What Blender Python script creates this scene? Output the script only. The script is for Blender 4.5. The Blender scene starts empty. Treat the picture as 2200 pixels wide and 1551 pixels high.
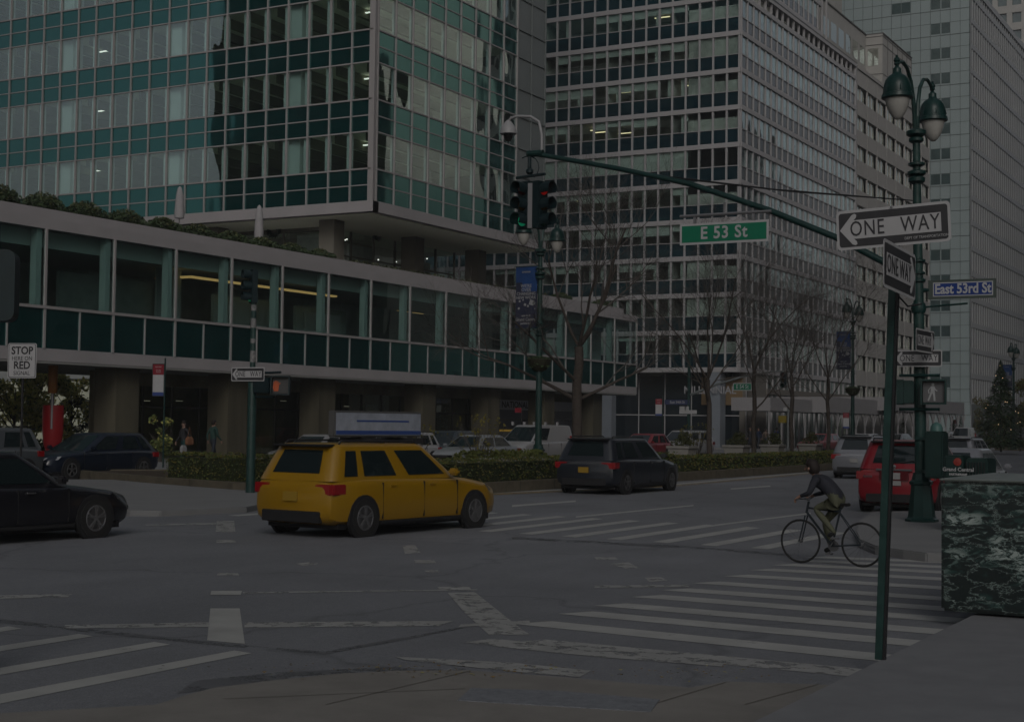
import bpy, bmesh, math, random
from mathutils import Vector, Matrix
random.seed(7)
R=math.radians
sc=bpy.context.scene
col=sc.collection
# ------------------------------------------------------------------ camera, light, exposure
H=2.0; FP=3228.25
YAW,PIT,ROL=R(29.0),R(2.3858),R(0.7078)
fw=Vector((-math.sin(YAW)*math.cos(PIT),math.cos(YAW)*math.cos(PIT),math.sin(PIT)))
r0=Vector((math.cos(YAW),math.sin(YAW),0)); u0_=r0.cross(fw)
rt=r0*math.cos(ROL)+u0_*math.sin(ROL); up=u0_*math.cos(ROL)-r0*math.sin(ROL)
cd=bpy.data.cameras.new('camera'); cam=bpy.data.objects.new('camera',cd); col.objects.link(cam)
cam.matrix_world=Matrix(((rt.x,up.x,-fw.x,0),(rt.y,up.y,-fw.y,0),(rt.z,up.z,-fw.z,H),(0,0,0,1)))
cd.sensor_width=36; cd.sensor_fit='HORIZONTAL'; cd.lens=FP/2200*36; cd.clip_end=3000; cd.clip_start=.1
sc.camera=cam
w=bpy.data.worlds.new('World'); sc.world=w; w.use_nodes=True
wn=w.node_tree.nodes; wl=w.node_tree.links
sky=wn.new('ShaderNodeTexSky'); sky.sky_type='NISHITA'; sky.sun_disc=False
SUN_E,SUN_R=R(34),R(150)
sky.sun_elevation=SUN_E; sky.sun_rotation=SUN_R; sky.air_density=1.0; sky.dust_density=4.0; sky.ozone_density=1.0
hs=wn.new('ShaderNodeHueSaturation'); hs.inputs['Saturation'].default_value=.42
wl.new(sky.outputs[0],hs.inputs['Color']); wl.new(hs.outputs[0],wn['Background'].inputs['Color'])
wn['Background'].inputs['Strength'].default_value=.15
sd=bpy.data.lights.new('sun','SUN'); sd.energy=1.5; sd.angle=R(24); sd.color=(1,.985,.965)
so=bpy.data.objects.new('sun',sd); col.objects.link(so)
# sky sun_rotation is measured clockwise from north (+Y)
sv=Vector((math.sin(SUN_R)*math.cos(SUN_E),math.cos(SUN_R)*math.cos(SUN_E),math.sin(SUN_E)))
so.rotation_euler=sv.to_track_quat('Z','Y').to_euler()
sc.view_settings.view_transform='Standard'; sc.view_settings.look='None'; sc.view_settings.gamma=1
sc.view_settings.exposure=-1.3
sc.render.resolution_x=1024; sc.render.resolution_y=721
try:
    sc.cycles.max_bounces=7; sc.cycles.transparent_max_bounces=12; sc.cycles.sample_clamp_indirect=4
except Exception: pass

def ray(x,y):
    return rt*((x-1100)/FP)-up*((y-775.5)/FP)+fw
def aG(x,y,z=0.0):
    d=ray(x,y); return Vector((0,0,H))+d*((z-H)/d.z)
def aX(x,y,X):
    d=ray(x,y); return Vector((0,0,H))+d*(X/d.x)
def aY(x,y,Y):
    d=ray(x,y); return Vector((0,0,H))+d*(Y/d.y)
K=1.25
# ------------------------------------------------------------------ materials
MC={}
def mat(n,c,rough=.6,metal=0,var=0.0,vs=2.0,bump=0.0,bs=30.0,emit=0,spec=.18,coat=0,streak=False):
    if n in MC: return MC[n]
    m=bpy.data.materials.new(n); m.use_nodes=True; N=m.node_tree.nodes; L=m.node_tree.links
    b=N['Principled BSDF']; b.inputs['Roughness'].default_value=rough; b.inputs['Metallic'].default_value=metal
    b.inputs['Specular IOR Level'].default_value=spec; b.inputs['Coat Weight'].default_value=coat
    c4=(c[0],c[1],c[2],1); b.inputs['Base Color'].default_value=c4
    if var or bump:
        g=N.new('ShaderNodeNewGeometry')
        if streak:
            mp=N.new('ShaderNodeMapping'); mp.inputs['Scale'].default_value=(1,1,.12); L.new(g.outputs['Position'],mp.inputs[0]); src=mp.outputs[0]
        else: src=g.outputs['Position']
    if var:
        t=N.new('ShaderNodeTexNoise'); t.inputs['Scale'].default_value=vs; t.inputs['Detail'].default_value=6; t.inputs['Roughness'].default_value=.65
        L.new(src,t.inputs['Vector'])
        r=N.new('ShaderNodeMapRange'); r.inputs['From Min'].default_value=.3; r.inputs['From Max'].default_value=.7
        r.inputs['To Min'].default_value=1-var; r.inputs['To Max'].default_value=1+var; L.new(t.outputs['Fac'],r.inputs['Value'])
        mx=N.new('ShaderNodeVectorMath'); mx.operation='SCALE'; mx.inputs[0].default_value=c; L.new(r.outputs[0],mx.inputs['Scale'])
        L.new(mx.outputs[0],b.inputs['Base Color'])
    if bump:
        t=N.new('ShaderNodeTexNoise'); t.inputs['Scale'].default_value=bs; t.inputs['Detail'].default_value=4; L.new(g.outputs['Position'],t.inputs['Vector'])
        bp=N.new('ShaderNodeBump'); bp.inputs['Strength'].default_value=bump; bp.inputs['Distance'].default_value=.02; L.new(t.outputs['Fac'],bp.inputs['Height']); L.new(bp.outputs[0],b.inputs['Normal'])
    if emit:
        b.inputs['Emission Color'].default_value=c4; b.inputs['Emission Strength'].default_value=emit
    MC[n]=m; return m
def wavy(N,L,scale,dist,strength=1.0,stretch=None):
    g=N.new('ShaderNodeNewGeometry'); t=N.new('ShaderNodeTexNoise'); t.inputs['Scale'].default_value=scale; t.inputs['Detail'].default_value=1.5
    if stretch:
        mp=N.new('ShaderNodeMapping'); mp.inputs['Scale'].default_value=stretch; L.new(g.outputs['Position'],mp.inputs[0]); L.new(mp.outputs[0],t.inputs['Vector'])
    else: L.new(g.outputs['Position'],t.inputs['Vector'])
    bp=N.new('ShaderNodeBump'); bp.inputs['Strength'].default_value=strength; bp.inputs['Distance'].default_value=dist; L.new(t.outputs['Fac'],bp.inputs['Height'])
    return bp.outputs[0]
def glass(n,tint,base=.08,gain=1.0,wave=(.5,.02),rough=.0):
    if n in MC: return MC[n]
    m=bpy.data.materials.new(n); m.use_nodes=True; N=m.node_tree.nodes; L=m.node_tree.links
    for x in list(N):
        if x.type=='BSDF_PRINCIPLED': N.remove(x)
    out=[x for x in N if x.type=='OUTPUT_MATERIAL'][0]
    tr=N.new('ShaderNodeBsdfTransparent'); tr.inputs[0].default_value=(*tint,1)
    gl=N.new('ShaderNodeBsdfGlossy'); gl.inputs['Roughness'].default_value=rough; gl.inputs[0].default_value=(.9,.97,.95,1)
    if wave: L.new(wavy(N,L,wave[0],wave[1],1.0,(1,1,.45)),gl.inputs['Normal'])
    lw=N.new('ShaderNodeLayerWeight'); lw.inputs['Blend'].default_value=.5; fr=N.new('ShaderNodeMath'); fr.operation='POWER'; fr.inputs[1].default_value=3.5; L.new(lw.outputs['Facing'],fr.inputs[0])
    ma=N.new('ShaderNodeMath'); ma.operation='MULTIPLY_ADD'; ma.inputs[1].default_value=gain; ma.inputs[2].default_value=base; ma.use_clamp=True
    L.new(fr.outputs[0],ma.inputs[0]); mx=N.new('ShaderNodeMixShader'); L.new(ma.outputs[0],mx.inputs[0]); L.new(tr.outputs[0],mx.inputs[1]); L.new(gl.outputs[0],mx.inputs[2])
    L.new(mx.outputs[0],out.inputs[0]); MC[n]=m; return m
def spandrel(n,c,rough=.05,spec=1.0,wave=(.5,.02),var=.25,tint=None):
    if n in MC: return MC[n]
    m=mat(n,c,rough,0,var,.9,spec=spec); N=m.node_tree.nodes
    if tint: N['Principled BSDF'].inputs['Specular Tint'].default_value=(*tint,1)
    N=m.node_tree.nodes; L=m.node_tree.links
    L.new(wavy(N,L,wave[0],wave[1],1.0,(1,1,.45)),N['Principled BSDF'].inputs['Normal']); return m
# ------------------------------------------------------------------ mesh builder
class MB:
    def __init__(s): s.v=[]; s.f=[]; s.m=[]; s.k=0
    def q(s,*ps):
        b=len(s.v); s.v+= [tuple(p) for p in ps]; s.f.append(tuple(range(b,b+len(ps)))); s.m.append(s.k)
    def box(s,a,b,M=None):
        x0,y0,z0=a; x1,y1,z1=b
        P=[Vector(p) for p in ((x0,y0,z0),(x1,y0,z0),(x1,y1,z0),(x0,y1,z0),(x0,y0,z1),(x1,y0,z1),(x1,y1,z1),(x0,y1,z1))]
        if M is not None: P=[M@p for p in P]
        s.hexa(P)
    def hexa(s,P):
        b=len(s.v); s.v+=[tuple(p) for p in P]
        for f in ((0,3,2,1),(4,5,6,7),(0,1,5,4),(1,2,6,5),(2,3,7,6),(3,0,4,7)): s.f.append(tuple(b+i for i in f)); s.m.append(s.k)
    def ring(s,rings,cap=True,closed=True):
        n=len(rings[0]); b=len(s.v)
        for r in rings: s.v+=[tuple(p) for p in r]
        for i in range(len(rings)-1):
            for j in range(n if closed else n-1):
                j2=(j+1)%n; s.f.append((b+i*n+j,b+i*n+j2,b+(i+1)*n+j2,b+(i+1)*n+j)); s.m.append(s.k)
        if cap:
            s.f.append(tuple(b+j for j in reversed(range(n)))); s.m.append(s.k)
            s.f.append(tuple(b+(len(rings)-1)*n+j for j in range(n))); s.m.append(s.k)
    def tube(s,pts,rad,n=8,cap=True):
        pts=[Vector(p) for p in pts]
        if not hasattr(rad,'__len__'): rad=[rad]*len(pts)
        rings=[]; prev=None
        for i,p in enumerate(pts):
            d=(pts[min(i+1,len(pts)-1)]-pts[max(i-1,0)]).normalized()
            a=d.orthogonal().normalized() if prev is None else (prev-d*prev.dot(d)).normalized()
            prev=a; c=d.cross(a)
            rings.append([p+(a*math.cos(t)+c*math.sin(t))*rad[i] for t in [2*math.pi*j/n for j in range(n)]])
        s.ring(rings,cap)
    def lathe(s,prof,c=(0,0,0),n=16,ph=0,sx=1,axis='Z'):
        c=Vector(c); rings=[]
        for r,z in prof:
            L_=[]
            for j in range(n):
                t=2*math.pi*j/n+ph; p=(r*math.cos(t)*sx,r*math.sin(t),z)
                if axis=='Y': p=(p[0],p[2],p[1])
                if axis=='X': p=(p[2],p[0],p[1])
                L_.append(c+Vector(p))
            rings.append(L_)
        s.ring(rings)
    def prism(s,poly,d0,d1,fr):
        A=[fr(p[0],p[1],d0) for p in poly]; B=[fr(p[0],p[1],d1) for p in poly]
        s.ring([A,B])
    def build(s,name,mats,parent=None,smooth=False,loc=None,rz=None,M=None,bev=0):
        me=bpy.data.meshes.new(name); v=s.v
        if M is not None: v=[tuple(M@Vector(p)) for p in v]
        me.from_pydata(v,[],s.f)
        if not isinstance(mats,(list,tuple)): mats=[mats]
        for m in mats: me.materials.append(m)
        if len(mats)>1: me.polygons.foreach_set('material_index',s.m)
        bm=bmesh.new(); bm.from_mesh(me); bmesh.ops.recalc_face_normals(bm,faces=bm.faces)
        if bev:
            es=[e for e in bm.edges if len(e.link_faces)==2 and e.calc_face_angle(0)>.6]
            bmesh.ops.bevel(bm,geom=es,offset=bev,segments=2,affect='EDGES',clamp_overlap=True)
        bm.to_mesh(me); bm.free()
        if smooth:
            me.polygons.foreach_set('use_smooth',[True]*len(me.polygons))
            try: me.set_sharp_from_angle(angle=R(40))
            except Exception: pass
        o=bpy.data.objects.new(name,me); col.objects.link(o)
        if parent: o.parent=parent
        if loc is not None: o.location=loc
        if rz is not None: o.rotation_euler.z=rz
        return o
def split_build(mb,name,mats,parent,smooth=False,M=None,bev=0):
    # every connected piece becomes a part of its own
    par=list(range(len(mb.v)))
    def fd(a):
        while par[a]!=a: par[a]=par[par[a]]; a=par[a]
        return a
    for f in mb.f:
        for i in f[1:]: par[fd(i)]=fd(f[0])
    gr={}
    for f,k in zip(mb.f,mb.m): gr.setdefault(fd(f[0]),[]).append((f,k))
    for fs in gr.values():
        n=MB(); mp={}
        for f,k in fs:
            for i in f:
                if i not in mp: mp[i]=len(n.v); n.v.append(mb.v[i])
            n.f.append(tuple(mp[i] for i in f)); n.m.append(k)
        n.build(name,mats,parent,smooth=smooth,M=M,bev=bev)
def thing(name,label,cat,loc=(0,0,0),rz=0,group=None):
    o=bpy.data.objects.new(name,None); col.objects.link(o); o.location=loc; o.rotation_euler.z=rz
    o.empty_display_size=.2; o['label']=label; o['category']=cat
    if group: o['group']=group
    return o
def tag(o,label,cat,group=None):
    o['label']=label; o['category']=cat
    if group: o['group']=group
    return o
def struct(o): o['kind']='structure'; return o
def copy_tree(o,parent=None):
    c=o.copy(); col.objects.link(c); c.parent=parent
    for ch in o.children: copy_tree(ch,c)
    return c
def text(s,size,name,m,parent,M,off=0.0,sx=1.0,align='CENTER',ext=.002,shear=0,sp=1.0):
    cu=bpy.data.curves.new(name,'FONT'); cu.body=s; cu.size=size; cu.align_x=align; cu.align_y='CENTER'; cu.offset=off; cu.extrude=ext; cu.shear=shear; cu.space_character=sp; cu.resolution_u=3
    o=bpy.data.objects.new(name,cu); col.objects.link(o)
    dg=bpy.context.evaluated_depsgraph_get(); me=bpy.data.meshes.new_from_object(o.evaluated_get(dg))
    bpy.data.objects.remove(o); bpy.data.curves.remove(cu)
    me.transform(M@Matrix.Rotation(R(90),4,'X')@Matrix.Diagonal((sx,1,1,1))); me.materials.clear(); me.materials.append(m)
    o=bpy.data.objects.new(name,me); col.objects.link(o); o.parent=parent; return o
def TR(x,y,z,rz=0): return Matrix.Translation((x,y,z))@Matrix.Rotation(rz,4,'Z')
class Fr:   # a facade frame: u along the wall, z up, d outwards
    def __init__(s,O,u,n): s.O=Vector((O[0],O[1],0)); s.u=Vector((u[0],u[1],0)); s.n=Vector((n[0],n[1],0))
    def __call__(s,u,z,d=0): return s.O+s.u*u+s.n*d+Vector((0,0,z))
def fbox(mb,F,u0,u1,z0,z1,d0,d1):
    mb.hexa([F(u0,z0,d0),F(u1,z0,d0),F(u1,z0,d1),F(u0,z0,d1),F(u0,z1,d0),F(u1,z1,d0),F(u1,z1,d1),F(u0,z1,d1)])
CP=Vector((0,0,H))
class Cells:  # many like panes of one building: the largest 100 as parts, the rest as one
    def __init__(s,parent,name,m,limit=96): s.p=parent; s.n=name; s.m=m; s.c=[]; s.lim=limit
    def add(s,F,u0,u1,z0,z1,d0,d1,m=None):
        c=F((u0+u1)/2,(z0+z1)/2,0); v=c-CP; dp=v.dot(fw)
        vis=0
        if dp>1:
            X=v.dot(rt)/dp*FP; Y=v.dot(up)/dp*FP
            if abs(X)<1110 and abs(Y)<790: vis=1
        s.c.append((-(vis+1e-4)*(u1-u0)*(z1-z0)*abs(v.normalized().dot(F.n))/v.length_squared,len(s.c),(F,u0,u1,z0,z1,d0,d1,m)))
    def done(s):
        s.c.sort(key=lambda t:(t[0],t[1]))
        rest=MB(); ms=[s.m]
        for i,(k,_,a) in enumerate(s.c):
            mm=a[7] or s.m
            if i<s.lim:
                b=MB(); fbox(b,*a[:7]); b.build(s.n,mm,s.p)
            else:
                if mm not in ms: ms.append(mm)
                rest.k=ms.index(mm); fbox(rest,*a[:7])
        if rest.v:
            o=rest.build(s.n,ms,s.p); o['kind']='stuff'
# ------------------------------------------------------------------ palette
stone=mat('pale_stone',(.215,.205,.21),.75,0,.07,.5)
stone2=mat('warm_stone',(.125,.118,.105),.75,0,.12,.7)
darkst=mat('dark_travertine',(.055,.050,.036),.5,0,.3,1.2,streak=True)
alum=mat('aluminium_mullion',(.22,.21,.21),.5,.1)
alum2=mat('grey_mullion',(.235,.23,.235),.6,0)
teal=spandrel('teal_spandrel_glass',(.0015,.018,.018),tint=(.35,1,.95),wave=(.35,.04))
teal.node_tree.nodes['Principled BSDF'].inputs['IOR'].default_value=1.75
navy=spandrel('navy_spandrel_glass',(.002,.014,.020),wave=(.4,.01),tint=(.5,.8,.9))
greyp=spandrel('grey_spandrel_glass',(.05,.056,.06),rough=.2,wave=(.4,.01))
wing=glass('tower_window_glass',(.84,.92,.91),.19,.8,(.35,.035))
winge=glass('east_tower_window_glass',(.83,.92,.92),.14,.8,(.30,.07))
wing2=glass('office_window_glass',(.9,.95,.94),.075,.7,(.5,.02))
podg=glass('podium_window_glass',(.84,.92,.91),.05,.7,(.35,.03))
lobg=glass('lobby_glass',(.85,.88,.8),.03,.7,(.3,.01))
blindm=mat('window_blind',(.27,.30,.28),.8)
darkin=mat('dark_interior',(.12,.125,.11),.9)
ceilm=mat('office_ceiling',(.75,.77,.62),.9)
whitein=mat('white_interior_paint',(.5,.55,.53),.7)
lampw=mat('lit_ceiling_lamp',(1,.97,.85),.5,emit=3.5)
lampd=mat('lit_warm_cove_lamp',(1,.62,.22),.5,emit=.75)
spark=mat('lit_small_bulb',(1,.95,.85),.5,emit=4)
green=mat('dark_green_paint',(.005,.019,.0175),.32,0,.2,3,bump=.15,bs=25)
greenl=mat('worn_green_paint',(.010,.026,.0235),.4,0,.35,5,bump=.2,bs=20)
black=mat('black_paint',(.012,.012,.013),.4)
rubber=mat('rubber',(.012,.012,.012),.8)
whitep=mat('white_sign_face',(.22,.22,.225),.5,0,.05,6)
blackp=mat('black_sign_face',(.022,.022,.024),.45,0,.12,8)
bark=mat('tree_bark',(.034,.028,.024),.9,0,.35,9,bump=.8,bs=22)
twigm=mat('tree_twigs',(.050,.045,.041),.9,0,.3,6)
steel=mat('galvanised_steel',(.13,.13,.135),.4,.6)
# ------------------------------------------------------------------ glass office building (podium + slab tower)
PX=-46.25
lev=thing('glass_office_building','green glass office slab raised above a long white-banded glass podium on the avenue','office building',(PX,67.5,0))
def L_(o):  # parts are built in world space; keep them there under the thing
    o.matrix_parent_inverse=Matrix.Identity(4); o.location=o.location-o.parent.location; return o
_build=MB.build
def build2(s,name,mats,parent=None,*a,**k):
    o=_build(s,name,mats,parent,*a,**k)
    if parent is not None and parent.get('wsp'): o.location=(-parent.location.x,-parent.location.y,-parent.location.z)
    return o
MB.build=build2
lev['wsp']=1
F=Fr((PX,0),(0,1),(1,0))
Y0,Y1=26.0,102.7
m=MB(); fbox(m,F,Y0,Y1,9.7,10.15,-10.5,0); fbox(m,F,Y0,Y1,4.31,4.83,-10.5,0.0)
fbox(m,F,Y0,101.9,10.15,10.66,-1.1,-.75); fbox(m,F,101.4,101.9,10.15,10.66,-30,-1.1)
fbox(m,F,84,Y1-.02,9.7,10.14,-40,-10.5); fbox(m,F,84,Y1-.02,4.32,4.83,-40,-10.5)
m.build('podium_band',stone,lev)
m=MB(); fbox(m,F,Y0,Y1,4.83,5.0,-10.4,-.06); fbox(m,F,84,Y1-.1,4.83,5.0,-40,-10.4); m.build('podium_floor',darkin,lev)
m=MB()
for y in [44.14+3.9*i for i in range(-4,16)]: fbox(m,F,y-.055,y+.055,4.83,9.7,-.05,.05)
for y in [44.14+3.9*i+1.95 for i in range(-5,15)]: fbox(m,F,y-.035,y+.035,4.83,6.46,-.05,.04)
fbox(m,F,Y0,Y1,6.44,6.56,-.08,.07); fbox(m,F,Y1-.12,Y1,4.83,9.7,-.12,.02)
m.build('podium_mullions',alum,lev)
W=Cells(lev,'window',podg,80); S=Cells(lev,'spandrel_panel',teal,90)
for i in range(-4,15):
    y=44.14+3.9*i; fbx=(F,y+.055,y+3.845,6.56,9.7,-.03,-.01); W.add(*fbx)
    S.add(F,y+.055,y+1.915,4.83,6.44,-.04,-.01); S.add(F,y+1.985,y+3.845,4.83,6.44,-.04,-.01)
# podium interior
m=MB()
for i in range(-4,15):
    y=44.14+3.9*i; fbox(m,F,y-.36,y-.08,6.56,9.7,-.5,-.16)
fbox(m,F,Y0,Y1-.3,9.0,9.68,-.75,-.6)
split_build(m,'inner_fin',mat('podium_inner_fin',(.20,.25,.24),.7),lev)
m=MB(); fbox(m,F,Y0,Y1-.3,5.0,9.6,-8.2,-8.0); fbox(m,F,44,44.3,5,9.3,-8,-3)
for a,b,t,d in ((49,55,8.6,4.2),(58.5,63.5,8.3,3.3),(65,69.6,8.2,3.1),(89,93,8.7,2.6),(95.6,101.5,9,2.4)):
    fbox(m,F,a,b,5,t,-d-.2,-d)
m.build('inner_wall',mat('podium_inner_wall',(.30,.38,.37),.8,0,.4,.3),lev)
m=MB()
for a,b,t,d in ((59,62.5,8.0,3.1),(65.6,68.8,7.9,2.9),(54,55.7,9.2,3.0)): fbox(m,F,a,b,5,t,-d-.12,-d+.0)
split_build(m,'inner_screen',mat('inner_screen_grey',(.3,.36,.36),.6),lev)
m=MB(); fbox(m,F,55.6,67.6,8.84,8.93,-2.6,-2.3); fbox(m,F,55.6,55.9,8.84,8.93,-4.6,-2.6); m.build('cove_light',lampd,lev)
m=MB()
for y in (74.5,76.2): fbox(m,F,y,y+1.2,8.6,8.63,-2.9,-2.86)
pass
m.build('ceiling_lamp',lampd,lev)
m=MB(); fbox(m,F,Y0,Y1-.3,9.3,9.4,-8,-2.3); m.build('podium_ceiling',mat('podium_ceiling_grey',(.3,.36,.34),.9),lev)
# ground floor columns and lobby
for k,(a,b) in enumerate(((244,292),(486,527),(682,728),(905,951),(1047,1084),(1168,1193),(1273,1307))):
    ya=aX(a,900,-46.9).y; m=MB(); fbox(m,F,ya+.1,ya+1.55,0.14,4.31,-1.9,-.65); m.build('column',darkst,lev)
m=MB()
fbox(m,F,52.0,52.3,0,4.3,-5.2,-4.2)
fbox(m,F,57.2,Y1-1,0,4.3,-9.6,-9.3); fbox(m,F,52.3,Y1-1,3.6,4.3,-4.5,-4.3); 
for a,b,d in ((62.5,66,5.2),(71,73,6),(80.2,81.2,4.8),(87,87.8,4.6)): fbox(m,F,a,b,0,3.6,-d-.4,-d)
m.build('lobby_wall',mat('lobby_brown_wall',(.13,.12,.08),.7,0,.35,.6),lev)
m=MB()
for y in [50.6+2.05*i for i in range(1,25)]: fbox(m,F,y-.04,y+.04,.14,3.6,-4.45,-4.33)
fbox(m,F,52.65,99.8,2.55,2.63,-4.44,-4.34); fbox(m,F,52.65,99.8,.14,.3,-4.46,-4.32)
m.build('lobby_mullions',mat('bronze_mullion',(.05,.048,.04),.4,.5),lev)
for i in range(1,24):
    if 17<=i<=22: continue
    m=MB(); y=50.6+2.05*i; fbox(m,F,y+.04,y+2.01,.3,3.6,-4.4,-4.38); m.build('lobby_pane',lobg,lev)
m=MB()
for y,z,d in ((57,2.9,6.5),(60,2.95,7),(67.5,3.1,6),(74.2,2.9,6.4),(76.3,2.95,6.4),(82.5,3.0,6)): fbox(m,F,y,y+.45,z,z+.035,-d,-d+.08)
split_build(m,'lobby_lamp',mat('dim_lobby_lamp',(1,.95,.8),.5,emit=.35),lev)
m=MB(); fbox(m,F,70.2,71,1.9,3.0,-5.1,-5.0); fbox(m,F,74.6,75.9,1.8,3.05,-5.2,-5.1); fbox(m,F,82.6,84.2,.3,3.5,-5.8,-5.7); split_build(m,'lobby_panel',mat('lobby_white_panel',(.15,.155,.15),.7,0,.2,.8),lev)
# bank frontage
m=MB(); fbox(m,F,87.9,101.9,2.95,3.62,-4.05,-3.9); m.build('bank_sign_band',mat('bank_band_pale',(.42,.43,.46),.5),lev)
m=MB(); fbox(m,F,87.9,101.9,2.3,2.95,-4.05,-3.93); fbox(m,F,87.9,101.9,1.62,2.26,-4.05,-3.93); fbox(m,F,93,101.9,.9,1.6,-4.1,-3.98); split_build(m,'bank_front_panel',mat('bank_dark_panel',(.10,.105,.13),.35),lev)
m=MB(); fbox(m,F,88,93,1.46,1.6,-4.0,-3.88); m.build('bank_light_strip',mat('lit_yellow_strip',(.75,.48,.08),.5,emit=.25),lev)
m=MB(); fbox(m,F,88,93,.2,1.44,-4.05,-3.95); m.build('bank_poster',mat('bank_poster_pale',(.13,.15,.15),.6,0,.4,1.5),lev)
bt=TR(PX-3.89,91.2,3.28,R(90))
o=text('CITY NATIONAL BANK',.62,'lettering',black,lev,bt,.012,1.22); o.location=-lev.location
m=MB(); fbox(m,F,26,84,4.22,4.305,-10.48,-.02); fbox(m,F,84.02,Y1-.05,4.22,4.305,-39.9,-.02); m.build('soffit',mat('pale_soffit',(.17,.17,.165),.7),lev)
# tower
TY=67.5; FS=Fr((PX,TY),(-1,0),(0,-1)); FE=Fr((PX,TY),(0,1),(1,0))
NF=9; ZB=14.03; ST=3.84
us=[1.475*i for i in range(0,38)]
ue=[.3+1.755*i for i in range(0,10)]
zt=ZB+NF*ST
m=MB()
for u in us[1:]: fbox(m,FS,u-.045,u+.045,ZB,zt,-.08,.08)
for u in ue: fbox(m,FE,u-.045,u+.045,ZB,zt,-.08,.08)
for k in range(NF):
    z=ZB+k*ST
    for F_,b in ((FS,55),(FE,16.1)):
        fbox(m,F_,0.1,b,z-.035,z+.035,-.06,.05); fbox(m,F_,0.1,b,z+.865,z+.925,-.06,.04); fbox(m,F_,0.1,b,z+1.75,z+1.83,-.06,.06)
m.hexa([FS(-.02,ZB,-.3),FS(.3,ZB,-.3),FS(.3,ZB,.06),FS(-.06,ZB,.06),FS(-.02,zt,-.3),FS(.3,zt,-.3),FS(.3,zt,.06),FS(-.06,zt,.06)])
m.build('tower_mullions',alum,lev)
m=MB()
for u in (16.25,18.1,20.0): fbox(m,FE,u-.04,u+.04,ZB,zt,-.1,.05)
for k in range(NF+1): fbox(m,FE,16.1,20.0,ZB+k*ST-.03,ZB+k*ST+.03,-.06,.045); fbox(m,FE,16.1,20.0,ZB+k*ST+1.77,ZB+k*ST+1.8,-.06,.045)
fbox(m,FE,16.15,20.1,ZB,zt,-20,-.03)
m.build('solid_bay',mat('tower_core_panel',(.10,.112,.112),.4,0,.06,.5),lev)
m=MB(); fbox(m,FS,-.08,55,13.46,14.03,-.5,.08); fbox(m,FE,-.02,20.2,13.46,14.03,-.5,.08); m.build('tower_base_band',stone,lev)
for k in range(NF):
    z=ZB+k*ST
    for i in range(37):
        u=us[i]
        a=u+(.3 if i==0 else .045); b=us[i+1]-.045
        W.add(FS,a,b,z+1.83,z+ST-.035,-.03,-.01,wing)
        S.add(FS,a,b,z+.035,z+.865,-.04,-.01); S.add(FS,a,b,z+.925,z+1.75,-.04,-.01)
    for i in range(9):
        a=ue[i]+.045; b=ue[i+1]-.045
        W.add(FE,a,b,z+1.83,z+ST-.035,-.03,-.01,winge)
        S.add(FE,a,b,z+.035,z+.865,-.04,-.01); S.add(FE,a,b,z+.925,z+1.75,-.04,-.01)
W.done(); S.done()
m=MB()
for k in range(NF): z=ZB+k*ST; fbox(m,FS,.4,54.6,z+.2,z+1.1,-19,-.2)
fbox(m,FS,0.3,55,13.4,14.0,-20,-.5); m.build('floor_slab',ceilm,lev)
m=MB()
for k in range(NF):
    z=ZB+(k+1)*ST+.12
    for i in range(26):
        fbox(m,FS,.8+i*2.1,1.05+i*2.1,z-.45,z+.1,-12,-.8)
m.build('ceiling_beam',mat('ceiling_beam',(.22,.23,.16),.9),lev)
m=MB(); fbox(m,FS,4,55,14,zt,-12.4,-12); m.build('core_wall',mat('core_wall',(.28,.28,.24),.9,0,.3,.3),lev)
for k in range(4):
    z=ZB+k*ST
    for i in range(6):
        m=MB(); u=5.2+8.85*i; fbox(m,FS,u,u+.8,z+1.1,z+ST+.2,-1.15,-.3); m.build('inner_column',whitein,lev)
m=MB()
for k in range(NF):
    z=ZB+k*ST
    for u in us[1:]: fbox(m,FS,u+.06,u+.36,z+1.83,z+ST,-.34,-.12)
    for u in ue: fbox(m,FE,u+.07,u+.24,z+1.83,z+ST,-.3,-.12)
o=m.build('inner_fin',whitein,lev); o['kind']='stuff'
m=MB()
for k in range(NF):
    z=ZB+k*ST+ST-.05
    for i in range(0,8,3):
        for d in (3.2,): fbox(m,FS,2.2+i*6.6,3.9+i*6.6,z,z+.05,-d-.12,-d)
o=m.build('ceiling_lamp',lampw,lev); o['kind']='stuff'
m=MB(); fbox(m,FS,.1,54.9,zt,zt+45,-20,-.1); m.build('upper_floors',teal,lev)
# third floor behind the terrace
m=MB()
for X,Y in ((-50.2,69.4),(-50.2,77.9),(-50.2,85.6),(-58.6,69.4),(-67,69.4)):
    m.box((X-.62,Y-.5,10.15),(X+.42,Y+.5,13.46))
split_build(m,'terrace_column',mat('terrace_column_stone',(.115,.108,.09),.6,0,.1,1),lev)
FT=Fr((-52.2,71.6),(0,1),(1,0)); FU=Fr((-52.2,71.6),(-1,0),(0,-1))
m=MB()
for u in (0,2.4,4.8,7.2,9.6,12,14.4): fbox(m,FT,u-.05,u+.05,10.2,13.4,-.06,.06)
for u in (0,3.2,6.4,9.6,12.8,16,19.2): fbox(m,FU,u-.05,u+.05,10.2,13.4,-.06,.06)
fbox(m,FT,0,14.4,11.85,11.93,-.05,.05); fbox(m,FU,0,19.2,11.85,11.93,-.05,.05); fbox(m,FU,-.1,30,13.2,13.45,-.2,.25)
m.build('terrace_mullions',mat('terrace_frame',(.13,.125,.105),.5),lev)
m=MB(); fbox(m,FT,0,14.4,10.2,13.4,-.03,-.01); fbox(m,FU,.05,30,10.2,13.2,-.03,-.01); m.build('terrace_glazing',wing2,lev)
m=MB(); fbox(m,FT,.3,14.4,10.2,13.4,-3.2,-3); fbox(m,FU,3.4,30,10.2,13.4,-3.2,-3); m.build('terrace_inner_wall',mat('terrace_inner',(.36,.33,.28),.8),lev)
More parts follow.
